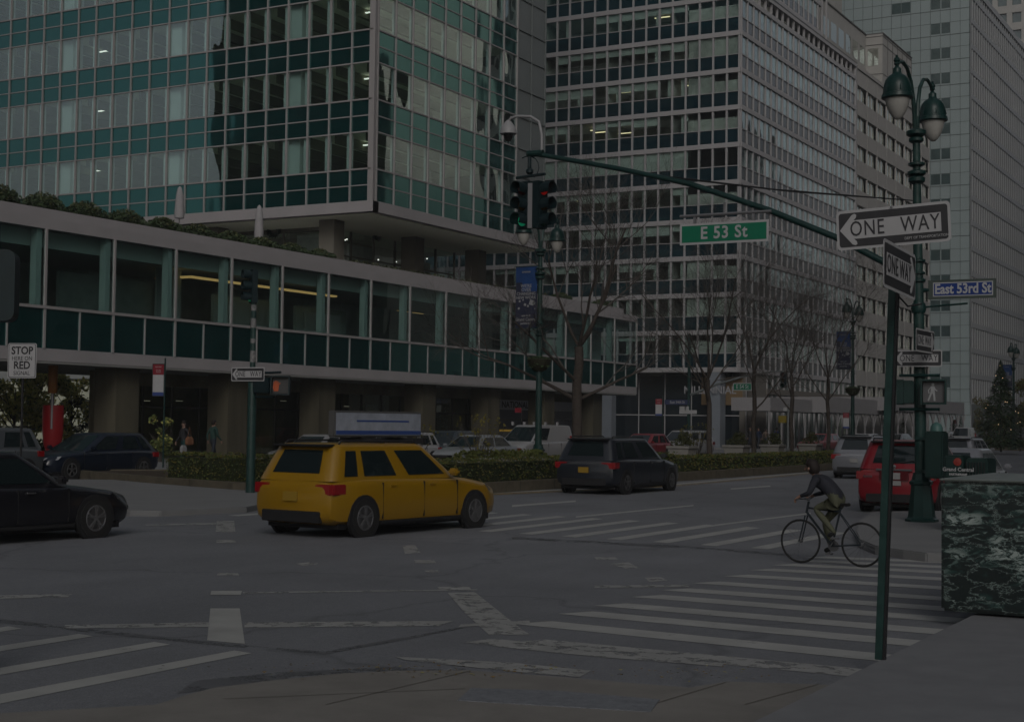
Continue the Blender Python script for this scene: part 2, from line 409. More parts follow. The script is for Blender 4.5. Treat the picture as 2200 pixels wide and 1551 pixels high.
m=MB(); fbox(m,FT,3.0,5.6,10.2,12.75,-.7,-.5); fbox(m,FT,10.3,12.2,10.2,12.5,-.7,-.5); fbox(m,FU,1.0,2.6,10.2,13.1,-.6,-.5); split_build(m,'white_panel',mat('terrace_panel_white',(.42,.43,.4),.8,0,.15,3),lev)  # plain white sheets standing behind the terrace glass
m=MB()
rr=random.Random(3)
for i in range(34):
    f_=FT if i%2 else FU; p=f_(rr.uniform(.2,13),rr.uniform(10.6,13.1),-rr.uniform(.3,1.5)); m.box(p-Vector((.03,.03,.03)),p+Vector((.03,.03,.03)))
m.build('light_string',spark,lev)
def wreath(mx,parent=None):
    m=MB(); r=random.Random(5)
    for i in range(1300):
        t=r.uniform(0,6.283); a=r.gauss(.42,.07); p=Vector((math.cos(t)*a,r.uniform(-.08,.08),math.sin(t)*a)); d=Vector((r.uniform(-1,1),r.uniform(-1,1),r.uniform(-1,1))).normalized()*.07
        e=d.orthogonal().normalized()*.03; m.q(p-e,p+e,p+d)
    return m
wm=mat('wreath_green',(.008,.02,.014),.9)
for nm,px,py,Y_,lb in (('wreath',588,492,71.2,'dark green wreath hung in the terrace window left of the corner column'),('wreath',811,499,0,'dark green wreath hung in the terrace window right of the corner column')):
    p=aY(px,py,Y_) if Y_ else aX(px,py,-51.9)
    o=wreath(None).build(nm,wm,None,loc=p,rz=0 if Y_ else R(90)); tag(o,lb,'wreath','wreaths in the terrace windows')
p=aX(161,893,-60); o=wreath(None).build('wreath',wm,None,loc=p,rz=R(60)); o.scale=(1.9,1.9,1.9); tag(o,'large dark wreath on the pale courtyard wall beside the red sculpture','wreath')
# ------------------------------------------------------------------ foliage helpers
def leafmat(*a,**k):
    if a[0] in MC: return MC[a[0]]
    m=mat(*a,**k); N=m.node_tree.nodes; L=m.node_tree.links; b=N['Principled BSDF']; out=[x for x in N if x.type=='OUTPUT_MATERIAL'][0]
    t=N.new('ShaderNodeBsdfTranslucent'); mx=N.new('ShaderNodeMixShader'); mx.inputs[0].default_value=.45
    if b.inputs['Base Color'].links: L.new(b.inputs['Base Color'].links[0].from_socket,t.inputs[0])
    L.new(b.outputs[0],mx.inputs[1]); L.new(t.outputs[0],mx.inputs[2]); L.new(mx.outputs[0],out.inputs[0]); return m
def leaf_mb(cent,n,size,rnd,mb=None,k=0,up_=0):
    mb=mb or MB(); mb.k=k
    for i in range(n):
        c,rad=rnd.choice(cent)
        while True:
            d=Vector((rnd.uniform(-1,1),rnd.uniform(-1,1),rnd.uniform(-1,1)))
            if .35<d.length<1: break
        p=Vector(c)+Vector((d.x*rad[0],d.y*rad[1],d.z*rad[2]))
        a=Vector((rnd.uniform(-1,1),rnd.uniform(-1,1),rnd.uniform(-1,1)+up_)).normalized(); b=a.orthogonal().normalized()
        s=size*rnd.uniform(.6,1.4); mb.q(p-a*s,p+b*s*.5,p+a*s,p-b*s*.5)
    return mb
boxw=mat('boxwood_leaves',(.022,.036,.014),.7,0,.5,5); boxw2=mat('dry_boxwood_leaves',(.045,.048,.018),.7,0,.4,5)
soil=mat('planting_soil',(.03,.022,.015),.9,0,.3,4)
rnd=random.Random(11)
N_B=14
for i in range(N_B):
    if i<12: y=38.2+i*2.45; big=1.0-.035*i
    else: y=(93.5,100)[i-12]; big=.62
    x=PX-1.75
    m=leaf_mb([((0,0,.42*big),(.75*big,.95*big,.5*big)),((.1,.5,.3*big),(.5,.6,.38*big)),((0,-.5,.3*big),(.5,.6,.35*big))],1500,.075,rnd)
    m.k=1; leaf_mb([((0,0,.5*big),(.72*big,.9*big,.45*big))],250,.07,rnd,m,1)
    o=m.build('boxwood_bush',[boxw,boxw2],None,loc=(x,y,10.66))
    tag(o,('clipped boxwood bush on the podium roof edge, number %d from the left'%(i+1)) if 0 else ('rounded boxwood bush on the podium roof edge, '+('first from the left edge','second from the left edge','third from the left','fourth from the left','fifth from the left','sixth from the left','seventh from the left','eighth from the left','ninth from the left','tenth, near the terrace corner','eleventh, thinning out below the tower corner','small twelfth bush where the row thins out','behind the big bare tree','last one at the far end')[i]),'bush','bushes along the podium roof')
m=MB(); m.box((PX-2.4,Y0,10.15),(PX-1.1,101.3,10.4)); o=m.build('roof_planter',soil); tag(o,'long planting bed of soil behind the podium parapet','planter bed')
m=leaf_mb([((0,y,0),(.35,1.0,.22)) for y in range(68,91,1)],1500,.09,random.Random(2)); o=m.build('roof_plants',mat('mixed_roof_leaves',(.035,.04,.02),.7,0,.6,3),None,loc=(PX-1.3,0,10.66)); tag(o,'sparse low plants trailing along the podium edge under the tower','plants')
# closed patio umbrellas
for px,top,bot,lb in ((556,440,512,'folded white patio umbrella on the terrace, standing right of its twin'),(385,400,470,'folded white patio umbrella on the terrace, left of the dark glass')):
    X=-53; p=aX(px,bot,X); h=(aX(px,top,X).z-p.z)
    t=thing('patio_umbrella',lb,'umbrella',(p.x,p.y,p.z-.6),0,'folded umbrellas on the terrace')
    m=MB(); m.lathe([(.01,h+.6),(.11,h+.5),(.2,h+.1),(.24,h-.5),(.27,.9),(.25,.62),(.03,.6)],n=10); m.build('canopy',mat('umbrella_canvas',(.20,.195,.2),.8,0,.08,4),t,True)
    m=MB(); m.lathe([(.03,0),(.03,.7)],n=8); m.build('pole',steel,t)
# ------------------------------------------------------------------ gridded office building on the next block
gx,gy=-46.5,125.0
grd=thing('gridded_office_building','grey gridded office tower with dark blue spandrels and pulled blinds on the next corner','office building',(gx,gy,0)); grd['wsp']=1
GS=Fr((gx,gy),(-1,0),(0,-1)); GE=Fr((gx,gy),(0,1),(1,0))
W=Cells(grd,'window',wing2,96); S=Cells(grd,'spandrel_panel',navy,96); B=Cells(grd,'blind',blindm,90)
SF=3.32; T0=7.2
gu=[.12]+[1.27+1.31*i for i in range(0,28)]; ge=[.12]+[1.61*i for i in range(1,23)]
NG=12; rr=random.Random(21)
m=MB(); ztg=T0+SF*NG; LE=35.6
for u in gu: fbox(m,GS,u-.085,u+.085,T0,ztg,-.12,.09)
for u in ge: fbox(m,GE,u-.075,u+.075,T0,41.4,-.12,.09)
for k in range(NG+1):
    z=T0+k*SF
    fbox(m,GS,-.02,36.4,z-.42,z,-.3,.13)
    if z<41.5: fbox(m,GE,.02,LE,z-.42,z,-.3,.125)
    if k<NG:
        fbox(m,GS,0,36.4,z+1.2,z+1.27,-.1,.06)
        if z+3<41.5: fbox(m,GE,0,LE,z+1.2,z+1.27,-.1,.06)
fbox(m,GE,35.42,LE+.1,0,41.4,-.5,.14)
fbox(m,GE,0,LE,41.4,41.75,-3.2,.2)
m.build('facade_grid',alum2,grd)
m=MB(); fbox(m,GE,0,LE,41.75,41.85,-.1,.22); fbox(m,GE,1,33,57,60,-8,-2.9); m.build('parapet',black,grd)
for k in range(NG):
    z=T0+k*SF
    run=0
    for i in range(27):
        a,b=gu[i]+.085,gu[i+1]-.085
        W.add(GS,a,b,z+1.27,z+SF-.42,-.05,-.03); S.add(GS,a,b,z,z+1.2,-.06,-.02)
        if run<=0: run=rr.randint(1,4); typ=rr.random(); dz=rr.uniform(.45,.85)
        run-=1
        if k==5: typ=.1; dz=1.63
        if typ<.62: B.add(GS,a-.05,b+.05,z+SF-.42-dz*(1+.1*rr.random()),z+SF-.42,-.16,-.12)
        if rr.random()<.45: B.add(GS,a+.02,a+rr.uniform(.25,.5),z+1.27,z+SF-.42,-.26,-.2)
    if z<38:
        for i in range(22):
            a,b=ge[i]+.075,ge[i+1]-.075
            W.add(GE,a,b,z+1.27,z+SF-.42,-.05,-.03,glass('avenue_side_glass',(.9,.95,.96),.15,.8,(.5,.04))); S.add(GE,a,b,z,z+1.2,-.06,-.02,greyp)
            if rr.random()<.8 or k==5: B.add(GE,a-.03,b+.03,z+SF-.42-rr.choice((.5,.8,1.2,1.62,1.62,1.62)),z+SF-.42,-.16,-.12)
# upper set-back volume on the avenue side
GU=Fr((gx-3.2,gy),(0,1),(1,0))
m2=MB()
for u in ge: fbox(m2,GU,u-.075,u+.075,41.4,57,-.1,.08)
for k in range(5):
    z=41.8+k*SF; fbox(m2,GU,0,33.4,z+2.8,z+SF,-.2,.12)
    for i in range(20):
        W.add(GU,ge[i]+.075,ge[i+1]-.075,z+1.2,z+2.8,-.05,-.03); S.add(GU,ge[i]+.075,ge[i+1]-.075,z,z+1.15,-.06,-.02,greyp)
m2.build('setback_grid',alum2,grd)
W.done(); S.done(); B.done()
m=MB()
for k in range(NG+4):
    z=T0+k*SF
    if k<NG: fbox(m,GS,.4,36,z-.3,z+.9,-9,-.3)
    if z<38: fbox(m,GE,.4,LE-.4,z-.31,z+.89,-9,-.3)
m.build('floor_slab',mat('grid_interior_slab',(.4,.4,.36),.9),grd)
m=MB()
fbox(m,GS,3.3,36,T0,ztg,-5.2,-5); fbox(m,GE,3.3,LE-.2,T0,41.2,-5.2,-5)
for i in range(0,28,5): fbox(m,GS,gu[i],gu[i]+.2,T0,ztg,-5,-.3)
for i in range(0,22,4): fbox(m,GE,ge[i],ge[i]+.2,T0,41,-5,-.3)
m.build('room_wall',mat('room_wall',(.24,.25,.23),.9,0,.5,.35),grd)
m=MB(); fbox(m,GU,0,33.4,41.4,57,-9,-3)
fbox(m,GS,.3,36.3,ztg-.4,ztg+8,-9,-.1); m.build('upper_mass',greyp,grd)
m=MB()
for i in range(10): k=rr.randint(4,9); u=gu[rr.randint(2,16)]; fbox(m,GS,u,u+1.5,T0+k*SF+2.7,T0+k*SF+2.76,-2.4,-2.25)
for j in (6,7): fbox(m,GS,gu[j+3],gu[j+5],T0+6*SF+(2.2,2.5)[j-6],T0+6*SF+(2.26,2.56)[j-6],-2.6,-2.5)
m.build('ceiling_lamp',mat('lit_office_lamp',(1,.86,.5),.5,emit=2.5),grd)
# ground floor of the gridded building
m=MB(); fbox(m,GE,1.8,7.4,0,6.78,-.6,-.05); fbox(m,GE,7.2,LE,5.0,5.5,-.4,.1)
m.build('pier',mat('tan_stone_pier',(.10,.092,.082),.6,0,.1,.5),grd)
m=MB(); a=aY(1520,880,gy).x; b=aY(1548,880,gy).x; m.box((a,gy-.1,0),(b,gy+1.2,6.78)); m.box((-66,gy,0),(-64.6,gy+1,6.78)); m.box((-60,gy,0),(-58.8,gy+1,6.78))
split_build(m,'corner_column',mat('blue_grey_column',(.13,.145,.165),.5,0,.08,.8),grd)
m=MB(); fbox(m,GS,0,36,0,6.78,-2.2,-2); 
m.build('shopfront',mat('dark_shopfront',(.008,.012,.016),.12,0,.3,.5,spec=.6),grd)
m=MB()
for u in [2.6*i for i in range(14)]: fbox(m,GS,u,u+.08,0,6.7,-2,-1.93)
fbox(m,GS,0,36,2.9,3.0,-2,-1.9)
for u in [7.4+1.61*i for i in range(18)]: fbox(m,GE,u-.09,u+.09,0,5.0,-.2,-.02); fbox(m,GE,u-.075,u+.075,5.5,6.78,-.1,.05)
m.build('shopfront_frame',alum2,grd)
m=MB(); fbox(m,GE,7.4,LE,0,5.0,-.3,-.25); fbox(m,GE,7.4,LE,5.5,6.78,-.2,-.1); m.build('shopfront_glazing',wing2,grd)
m=MB(); fbox(m,GE,7.4,LE,0,6.7,-3,-2.8); m.build('shop_wall',mat('shop_wall',(.07,.08,.075),.8,0,.6,.6),grd)
m=MB(); p=aX(1655,800,gx); fbox(m,GS,.3,4.2,3.9,6.4,-1.85,-1.75); m.build('tan_panel',mat('tan_panel',(.13,.09,.05),.7),grd)
o=text('MILLENNIAL',.95,'lettering',mat('white_letters',(.20,.2,.21),.5),grd,TR(gx-2.6,gy-.3,5.15,0),.015,.95); o.location=-grd.location
# ------------------------------------------------------------------ beige stepped building
bei=thing('beige_stepped_building','beige office block with ribbon windows and stepped terraces beyond the gridded tower','office building',(gx,161,0)); bei['wsp']=1
BE=Fr((gx,161.2),(0,1),(1,0)); bg=mat('beige_stone',(.225,.217,.207),.7,0,.06,.4); bg2=mat('cream_stone',(.225,.22,.208),.7,0,.08,.5)
W=Cells(bei,'window',glass('ribbon_window_glass',(.9,.9,.85),.26,.7,(.5,.03)),90)
m=MB(); zs=[31.4+3.3*k for k in range(-8,3)]
for j,z in enumerate(zs):
    zn=zs[j+1] if j+1<len(zs) else 41.4
    fbox(m,BE,0,33,z+1.65,zn if zn<41 else 41.4,-.6,.02)
fbox(m,BE,0,33,41.4,41.8,-4,.15)
fbox(m,BE,0,33,0.1,zs[0],-.6,.0)
for i in range(9): fbox(m,BE,i*4.1,i*4.1+.12,4.5,41.4,-.5,.05)
m.build('stone_band',bg,bei)
for z in zs:
    for i in range(16): W.add(BE,.15+2.05*i,2.12+2.05*i,z,z+1.65,-.3,-.27)
m=MB()
for z in zs:
    for i in range(17): fbox(m,BE,2.05*i,2.05*i+.13,z,z+1.65,-.35,-.15)
m.build('window_mullions',bg,bei)
yB=aX(1896,73,-48.75).y; zBt=aX(1896,73,-48.75).z; xA=aY(1860,75,yB).x
m=MB(); m.box((xA-12,161.5,41.4),(xA,yB,zBt)); m.box((-64,yB,41.4),(-48.75,194,zBt)); m.box((-80,yB+6,zBt),(-58,194,82)); m.box((-70,166,zBt),(-60.5,yB+5,90))
split_build(m,'terrace_block',bg2,bei)
BF=Fr((-48.75,yB),(-1,0),(0,-1)); BA=Fr((xA,161.5),(0,1),(1,0)); BB=Fr((-48.75,yB),(0,1),(1,0))
for z in (42.3,46.1):
    for u in (.5,2.3): W.add(BF,u,u+1.3,z,z+2.1,0,.04)
    for i in range(6): W.add(BA,1.2+2.9*i,3.3+2.9*i,z,z+2.1,0,.04)
for z in (51.5,55.2,59,62.7,66.5):
    for u in (9.8,12.4,15): W.add(BF,u,u+1.4,z,z+2,-5.9,-5.85)
W.done()
m=MB()
for z in (45,48.6,zBt-.3): fbox(m,BB,0,14,z,z+.06,0,.05); fbox(m,BF,0,(-48.75-xA),z,z+.06,0,.05)
for i in range(1,7): fbox(m,BB,2.3*i,2.3*i+.05,41.8,zBt,0,.05)
fbox(m,BB,0,14,zBt,zBt+.15,-2,.1); fbox(m,BA,0,yB-161.5,zBt,zBt+.15,-2,.12)
m.build('joint_line',mat('dark_joint',(.07,.068,.066),.8),bei)
m=MB(); m.box((gx-2.5,161.4,1),(gx-.45,194,40.9)); m.build('room_wall',mat('room_wall2',(.36,.33,.25),.9,0,.4,.4),bei)
# ------------------------------------------------------------------ pale glass tower far right
ty=218.5
pal=thing('pale_glass_tower','pale blue-grey panelled tower with paired dark windows behind the twin street lamp','office building',(gx,ty,0)); pal['wsp']=1
PS=Fr((gx,ty),(-1,0),(0,-1)); PE=Fr((gx,ty),(0,1),(1,0)); zr=aX(2160,55,gx).z
m=MB(); fbox(m,PS,0,24,0,zr+30,-.6,0); m.build('panel_wall',mat('pale_blue_panel',(.185,.22,.222),.35,0,.05,.15),pal)
m=MB()
for u in [1.42*i for i in range(17)]: fbox(m,PS,u,u+.05,4,zr+30,0,.03)
for k in range(26): fbox(m,PS,0,24,4+1.83*k*2,4.06+1.83*k*2,0,.05); fbox(m,PS,0,24,5.83+1.83*k*2,5.87+1.83*k*2,0,.03)
m.build('panel_joint',mat('panel_joint',(.06,.075,.075),.6),pal)
W=Cells(pal,'window',spandrel('far_window',(.035,.055,.055),.15,wave=(.3,.01)),90)
for k in range(24):
    z=4+3.66*k+.3
    W.add(PS,2.9,4.1,z,z+1.5,0,.04); W.add(PS,4.3,5.6,z,z+1.5,0,.04)
    if k%3: W.add(PS,8.6,9.9,z,z+1.5,0,.04); W.add(PS,10,11.3,z,z+1.5,0,.04)
m=MB(); fbox(m,PE,.1,85,0,zr,-.8,-.14)
m.build('avenue_glazing',spandrel('far_dark_glazing',(.04,.05,.05),.1,wave=(.2,.03),var=.6),pal)
m=MB(); fw_=mat('white_fin',(.21,.215,.22),.6,0,.05,.1)
for i in range(53): fbox(m,PE,1.6*i,1.6*i+.3,5.6,zr,-.14,0)
for k in range(int((zr-5)/3.66)+1): z=5.6+3.66*k; fbox(m,PE,0,85,z,z+.7,-.14,.01)
fbox(m,PE,0,85,zr-.4,zr+.5,-.8,.1); fbox(m,PE,.004,.5,0,zr,-.9,.04)
m.build('fin_screen',fw_,pal); W.done()
fa=thing('distant_grid_tower','distant beige tower with square windows at the top right corner','office building',(gx-6,330,0)); fa['wsp']=1
FF=Fr((gx-6,330),(0,1),(1,0)); FG=Fr((gx-6,330),(-1,0),(0,-1))
m=MB()
for F_,n in ((FF,16),(FG,9)):
    for i in range(n+1): fbox(m,F_,3*i,3*i+1.1,0,170,-.5,0)
    for k in range(45): fbox(m,F_,0,3*n+1.1,3.8*k,3.8*k+1.6,-.48,.02)
m.build('stone_grid',bg2,fa)
m=MB(); fbox(m,FF,0,49,0,169,-1.2,-.5); fbox(m,FG,0,28,0,169,-1.2,-.51); m.build('glazing',spandrel('far_window',(.03,.04,.04)),fa)
# ------------------------------------------------------------------ buildings outside the frame whose mirror images fill the windows
def mirror_block(name,label,a,b,wall,win,step=3.6,wst=3.0,faces=('W',)):
    t=thing(name,label,'office building',((a[0]+b[0])/2,(a[1]+b[1])/2,0)); t['wsp']=1
    m=MB(); m.box((a[0],a[1],0),(b[0],b[1],b[2])); m.build('wall',wall,t)
    m=MB()
    fr=[]
    if 'W' in faces: fr.append((Fr((a[0],a[1]),(0,1),(-1,0)),b[1]-a[1]))
    if 'N' in faces: fr.append((Fr((a[0],b[1]),(1,0),(0,1)),b[0]-a[0]))
    for F_,ln in fr:
        for k in range(int(b[2]/step)-1):
            for i in range(int(ln/wst)): fbox(m,F_,i*wst+.5,(i+1)*wst-.4,k*step+4.6,k*step+6.6,0,.06)
    m.build('window_row',win,t)
    return t
dk=mat('dark_bronze_glass',(.02,.026,.026),.25,0,.2,.2); cream=mat('cream_limestone',(.62,.60,.54),.7,0,.06,.2); gry=mat('grey_concrete',(.12,.12,.12),.7,0,.1,.2)
mirror_block('bronze_office_block','dark bronze block across the avenue, seen only mirrored in the glass',(8,34,0),(50,150,46),dk,mat('dkwin',(.01,.014,.014),.2))
mirror_block('added_cream_block','unseen cream block added across the avenue to mirror as a pale shape in the tower',(7,172,0),(60,181,110),cream,mat('crwin',(.03,.035,.035),.2),3.8,3.6)  # added out of view, placed to give the bright reflection in the east glass
mirror_block('grey_office_block','grey block up the avenue, seen only mirrored in the glass',(8,182,0),(40,290,60),gry,mat('grwin',(.03,.035,.035),.2))
mirror_block('cross_street_block','dark office block south of the cross street, seen only mirrored in the slab',(-116,-50,0),(-50,-2,75),dk,mat('dkwin',(.01,.014,.014),.2),3.6,3.0,('N',))
# ------------------------------------------------------------------ ground
def asphalt_mat():
    m=bpy.data.materials.new('asphalt'); m.use_nodes=True; N=m.node_tree.nodes; L=m.node_tree.links; b=N['Principled BSDF']
    g=N.new('ShaderNodeNewGeometry')
    def nz(s,d=5,r=.6,st=None):
        t=N.new('ShaderNodeTexNoise'); t.inputs['Scale'].default_value=s; t.inputs['Detail'].default_value=d; t.inputs['Roughness'].default_value=r
        if st:
            mp=N.new('ShaderNodeMapping'); mp.inputs['Scale'].default_value=st; L.new(g.outputs['Position'],mp.inputs[0]); L.new(mp.outputs[0],t.inputs['Vector'])
        else: L.new(g.outputs['Position'],t.inputs['Vector'])
        return t.outputs['Fac']
    def mr(i,a,bb,c,d):
        r=N.new('ShaderNodeMapRange'); r.inputs['From Min'].default_value=a; r.inputs['From Max'].default_value=bb; r.inputs['To Min'].default_value=c; r.inputs['To Max'].default_value=d; L.new(i,r.inputs['Value']); return r.outputs[0]
    def mul(a,bb):
        q=N.new('ShaderNodeMath'); q.operation='MULTIPLY'; L.new(a,q.inputs[0]); L.new(bb,q.inputs[1]); return q.outputs[0]
    v=mul(mul(mr(nz(.35,3),.3,.7,.88,1.12),mr(nz(60,2),.25,.75,.6,1.4)),mr(nz(1.3,6,.7,(1,.25,1)),.3,.7,.9,1.08))
    v=mul(v,mr(nz(.12,2),.45,.6,.92,1.05)); v=mul(v,mr(nz(14,3,.7),.3,.7,.86,1.14)); v=mul(v,mr(nz(.55,7,.75,(1,.5,1)),.62,.72,1,.82))
    vo=N.new('ShaderNodeTexVoronoi'); vo.feature='DISTANCE_TO_EDGE'; vo.inputs['Scale'].default_value=.16
    nn=N.new('ShaderNodeTexNoise'); nn.inputs['Scale'].default_value=1.2; L.new(g.outputs['Position'],nn.inputs['Vector'])
    ad=N.new('ShaderNodeVectorMath'); ad.operation='ADD'; L.new(g.outputs['Position'],ad.inputs[0]); L.new(nn.outputs['Color'],ad.inputs[1]); L.new(ad.outputs[0],vo.inputs['Vector'])
    v=mul(v,mr(vo.outputs['Distance'],0,.012,.72,1))
    s=N.new('ShaderNodeVectorMath'); s.operation='SCALE'; s.inputs[0].default_value=(.094,.097,.106); L.new(v,s.inputs['Scale']); L.new(s.outputs[0],b.inputs['Base Color'])
    b.inputs['Roughness'].default_value=.75; b.inputs['Specular IOR Level'].default_value=.35
    bp=N.new('ShaderNodeBump'); bp.inputs['Strength'].default_value=.5; bp.inputs['Distance'].default_value=.01; L.new(nz(90,2),bp.inputs['Height']); L.new(bp.outputs[0],b.inputs['Normal'])
    return m
def paint_mat(n,c,wear=.5,sc_=5):
    m=bpy.data.materials.new(n); m.use_nodes=True; N=m.node_tree.nodes; L=m.node_tree.links; b=N['Principled BSDF']; out=[x for x in N if x.type=='OUTPUT_MATERIAL'][0]
    b.inputs['Roughness'].default_value=.6
    g=N.new('ShaderNodeNewGeometry')
    t=N.new('ShaderNodeTexNoise'); t.inputs['Scale'].default_value=sc_; t.inputs['Detail'].default_value=9; t.inputs['Roughness'].default_value=.72; L.new(g.outputs['Position'],t.inputs['Vector'])
    r=N.new('ShaderNodeMapRange'); r.inputs['From Min'].default_value=wear-.04; r.inputs['From Max'].default_value=wear+.05; L.new(t.outputs['Fac'],r.inputs['Value'])
    t2=N.new('ShaderNodeTexNoise'); t2.inputs['Scale'].default_value=2.2; t2.inputs['Detail'].default_value=6; L.new(g.outputs['Position'],t2.inputs['Vector'])
    r2=N.new('ShaderNodeMapRange'); r2.inputs['From Min'].default_value=.3; r2.inputs['From Max'].default_value=.7; r2.inputs['To Min'].default_value=.8; r2.inputs['To Max'].default_value=1.08; L.new(t2.outputs['Fac'],r2.inputs['Value'])
    s=N.new('ShaderNodeVectorMath'); s.operation='SCALE'; s.inputs[0].default_value=c; L.new(r2.outputs[0],s.inputs['Scale']); L.new(s.outputs[0],b.inputs['Base Color'])
    tr=N.new('ShaderNodeBsdfTransparent'); mx=N.new('ShaderNodeMixShader'); L.new(r.outputs[0],mx.inputs[0]); L.new(b.outputs[0],mx.inputs[1]); L.new(tr.outputs[0],mx.inputs[2]); L.new(mx.outputs[0],out.inputs[0])
    return m
asp=asphalt_mat()
m=MB(); m.q((-900,-600,0),(900,-600,0),(900,1500,0),(-900,1500,0)); struct(m.build('road',asp))
def slab(name,pts,z0,z1,mt,tilt=0):
    m=MB(); m.ring([[(p[0],p[1],z0) for p in pts],[(p[0],p[1],z1) for p in pts]]); return struct(m.build(name,mt,None,bev=.02))
conc=mat('concrete_pavement',(.115,.116,.118),.8,0,.1,.9,bump=.2,bs=60)
concp=mat('pinkish_concrete',(.116,.110,.102),.8,0,.16,1.3,bump=.2,bs=50)
granite=mat('smooth_grey_paving',(.108,.11,.116),.7,0,.12,2.2,bump=.1,bs=90)
kerbst=mat('brown_kerb_stone',(.060,.052,.038),.8,0,.25,3,bump=.3,bs=20)
slab('west_pavement',[(-38.5,20),(-38.5,104),(-41,107),(-200,107),(-200,18),(-41,18)],-.1,.14,conc)
slab('west_pavement',[(-41,121),(-38.5,124),(-38.5,600),(-200,600),(-200,121)],-.1,.14,conc)
gs=aG(1888,1416,.13)
slab('near_corner_paving',[(gs.x,2.5),(gs.x,17.2),(gs.x+1.4,18.8),(14,18.8),(14,2.5)],-.1,.13,granite)
pts=[aG(x,y,.03) for x,y in ((330,1512),(400,1490),(460,1475),(600,1458),(720,1446),(850,1439),(1000,1438),(1200,1452),(1330,1463),(1480,1475),(1560,1462),(1690,1466),(1800,1470))]
slab('near_pavement',[(-9.2,3.5)]+[(-7.9,7.2)]+[(p.x,p.y) for p in pts]+[(gs.x+.05,10.9),(gs.x+.05,2.0),(-9.2,2.0)],-.1,.03,concp)
slab('tactile_strip',[aG(x,y,.03)[:2] for x,y in ((1010,1478),(1200,1484),(1420,1503),(1400,1530),(980,1505))],.02,.036,mat('bluish_tactile_paving',(.10,.105,.115),.7,0,.2,14,bump=.6,bs=30))
# joints in the near pavement
m=MB(); jm=mat('paving_joint',(.08,.072,.064),.9)
for a,b_ in (((700,1512),(1010,1440)),((480,1500),(1000,1478)),((1560,1464),(1400,1512)),((1600,1512),(1760,1468))):
    p,q_=aG(*a,.034),aG(*b_,.034); d=(q_-p).normalized()*.006; n_=Vector((-d.y,d.x,0)); m.q(p-n_,p+n_,q_+n_,q_-n_)
struct(m.build('paving_joint',jm))
ne=[aG(x,y,.14) for x,y in ((1872,1098),(1846,1118),(1838,1140),(1846,1158),(1880,1172),(1940,1181),(1990,1187),(2060,1190))]
slab('corner_pavement',[(-7.9,420),(-7.9,35)]+[(p.x,p.y) for p in ne]+[(12,24.2),(12,420)],-.1,.14,conc)
mk=[aG(x,y) for x,y in ((150,1028),(215,1036),(330,1047),(500,1061),(620,1068))]
mp_=[(-33.5,70),(-34.2,40)]+[(p.x,p.y) for p in mk]+[(-22.4,33.5),(-21.4,37),(-21.0,52),(-21.2,84),(-22.4,86.5),(-32.5,86.5)]
def shrink(pts,d):
    cx=sum(p[0] for p in pts)/len(pts); cy=sum(p[1] for p in pts)/len(pts); out=[]
    for i,p in enumerate(pts):
        a=Vector(pts[i-1][:2]); b=Vector(p[:2]); c=Vector(pts[(i+1)%len(pts)][:2]); n1=(b-a).normalized(); n2=(c-b).normalized(); t=(n1+n2).normalized(); n=Vector((-t.y,t.x))
        if n.dot(Vector((cx,cy))-b)<0: n=-n
        out.append((b.x+n.x*d,b.y+n.y*d))
    return out
inn=shrink(mp_,.28)
m=MB(); m.ring([[(p[0],p[1],0) for p in mp_],[(p[0],p[1],.31) for p in mp_],[(p[0],p[1],.31) for p in inn],[(p[0],p[1],.1) for p in inn]],cap=False); struct(m.build('median_kerb',kerbst,None,bev=.012))
m=MB()
for i in range(len(mp_)):
    a=Vector(mp_[i-1]);b=Vector(mp_[i]); L0=(b-a).length
    for k in range(1,max(2,int(L0/2.1))):
        p=a.lerp(b,k*2.1/L0) if L0>2.1 else a
        t=(b-a).normalized()*.008; n=Vector((-t.y,t.x)).normalized()*.006; m.hexa([Vector((*(p-t-n),0.0)),Vector((*(p+t-n),0.0)),Vector((*(p+t+n),0)),Vector((*(p-t+n),0)),Vector((*(p-t-n),.314)),Vector((*(p+t-n),.314)),Vector((*(p+t+n),.314)),Vector((*(p-t+n),.314))])
struct(m.build('kerb_joint',black))
slab('median_soil',inn,.05,.27,soil)
ap=[aG(x,y,.12) for x,y in ((40,1072),(215,1090),(280,1096),(345,1097),(420,1094),(530,1089),(575,1080),(650,1069))]
slab('median_apron',[(p.x,p.y) for p in ap]+[(-22.2,33),(-27,33.5),(-33,35),(-36,33)],-.1,.12,conc)
slab('far_median',[(-32,150),(-22.5,150),(-21.5,153),(-21.5,420),(-33,420),(-33,153)],-.1,.3,kerbst)
slab('far_median_soil',[(-31.7,150.5),(-22.8,150.5),(-22,153),(-22,420),(-32.6,420),(-32.6,153)],.2,.34,soil)
# painted markings, 4 mm sheets
wp=paint_mat('worn_white_paint',(.20,.20,.192),.67,4); wp2=paint_mat('very_worn_white_paint',(.17,.17,.165),.56,5); yp=paint_mat('yellow_kerb_paint',(.15,.10,.03),.55,5); dkp=paint_mat('dark_asphalt_patch',(.055,.055,.06),.52,1.5)
def mark(name,polys,mt,z=.004):
    m=MB()
    for P in polys: m.q(*[(p[0],p[1],z) for p in P])
    return struct(m.build(name,mt))
G=lambda *pp:[aG(x,y)[:2] for x,y in pp]
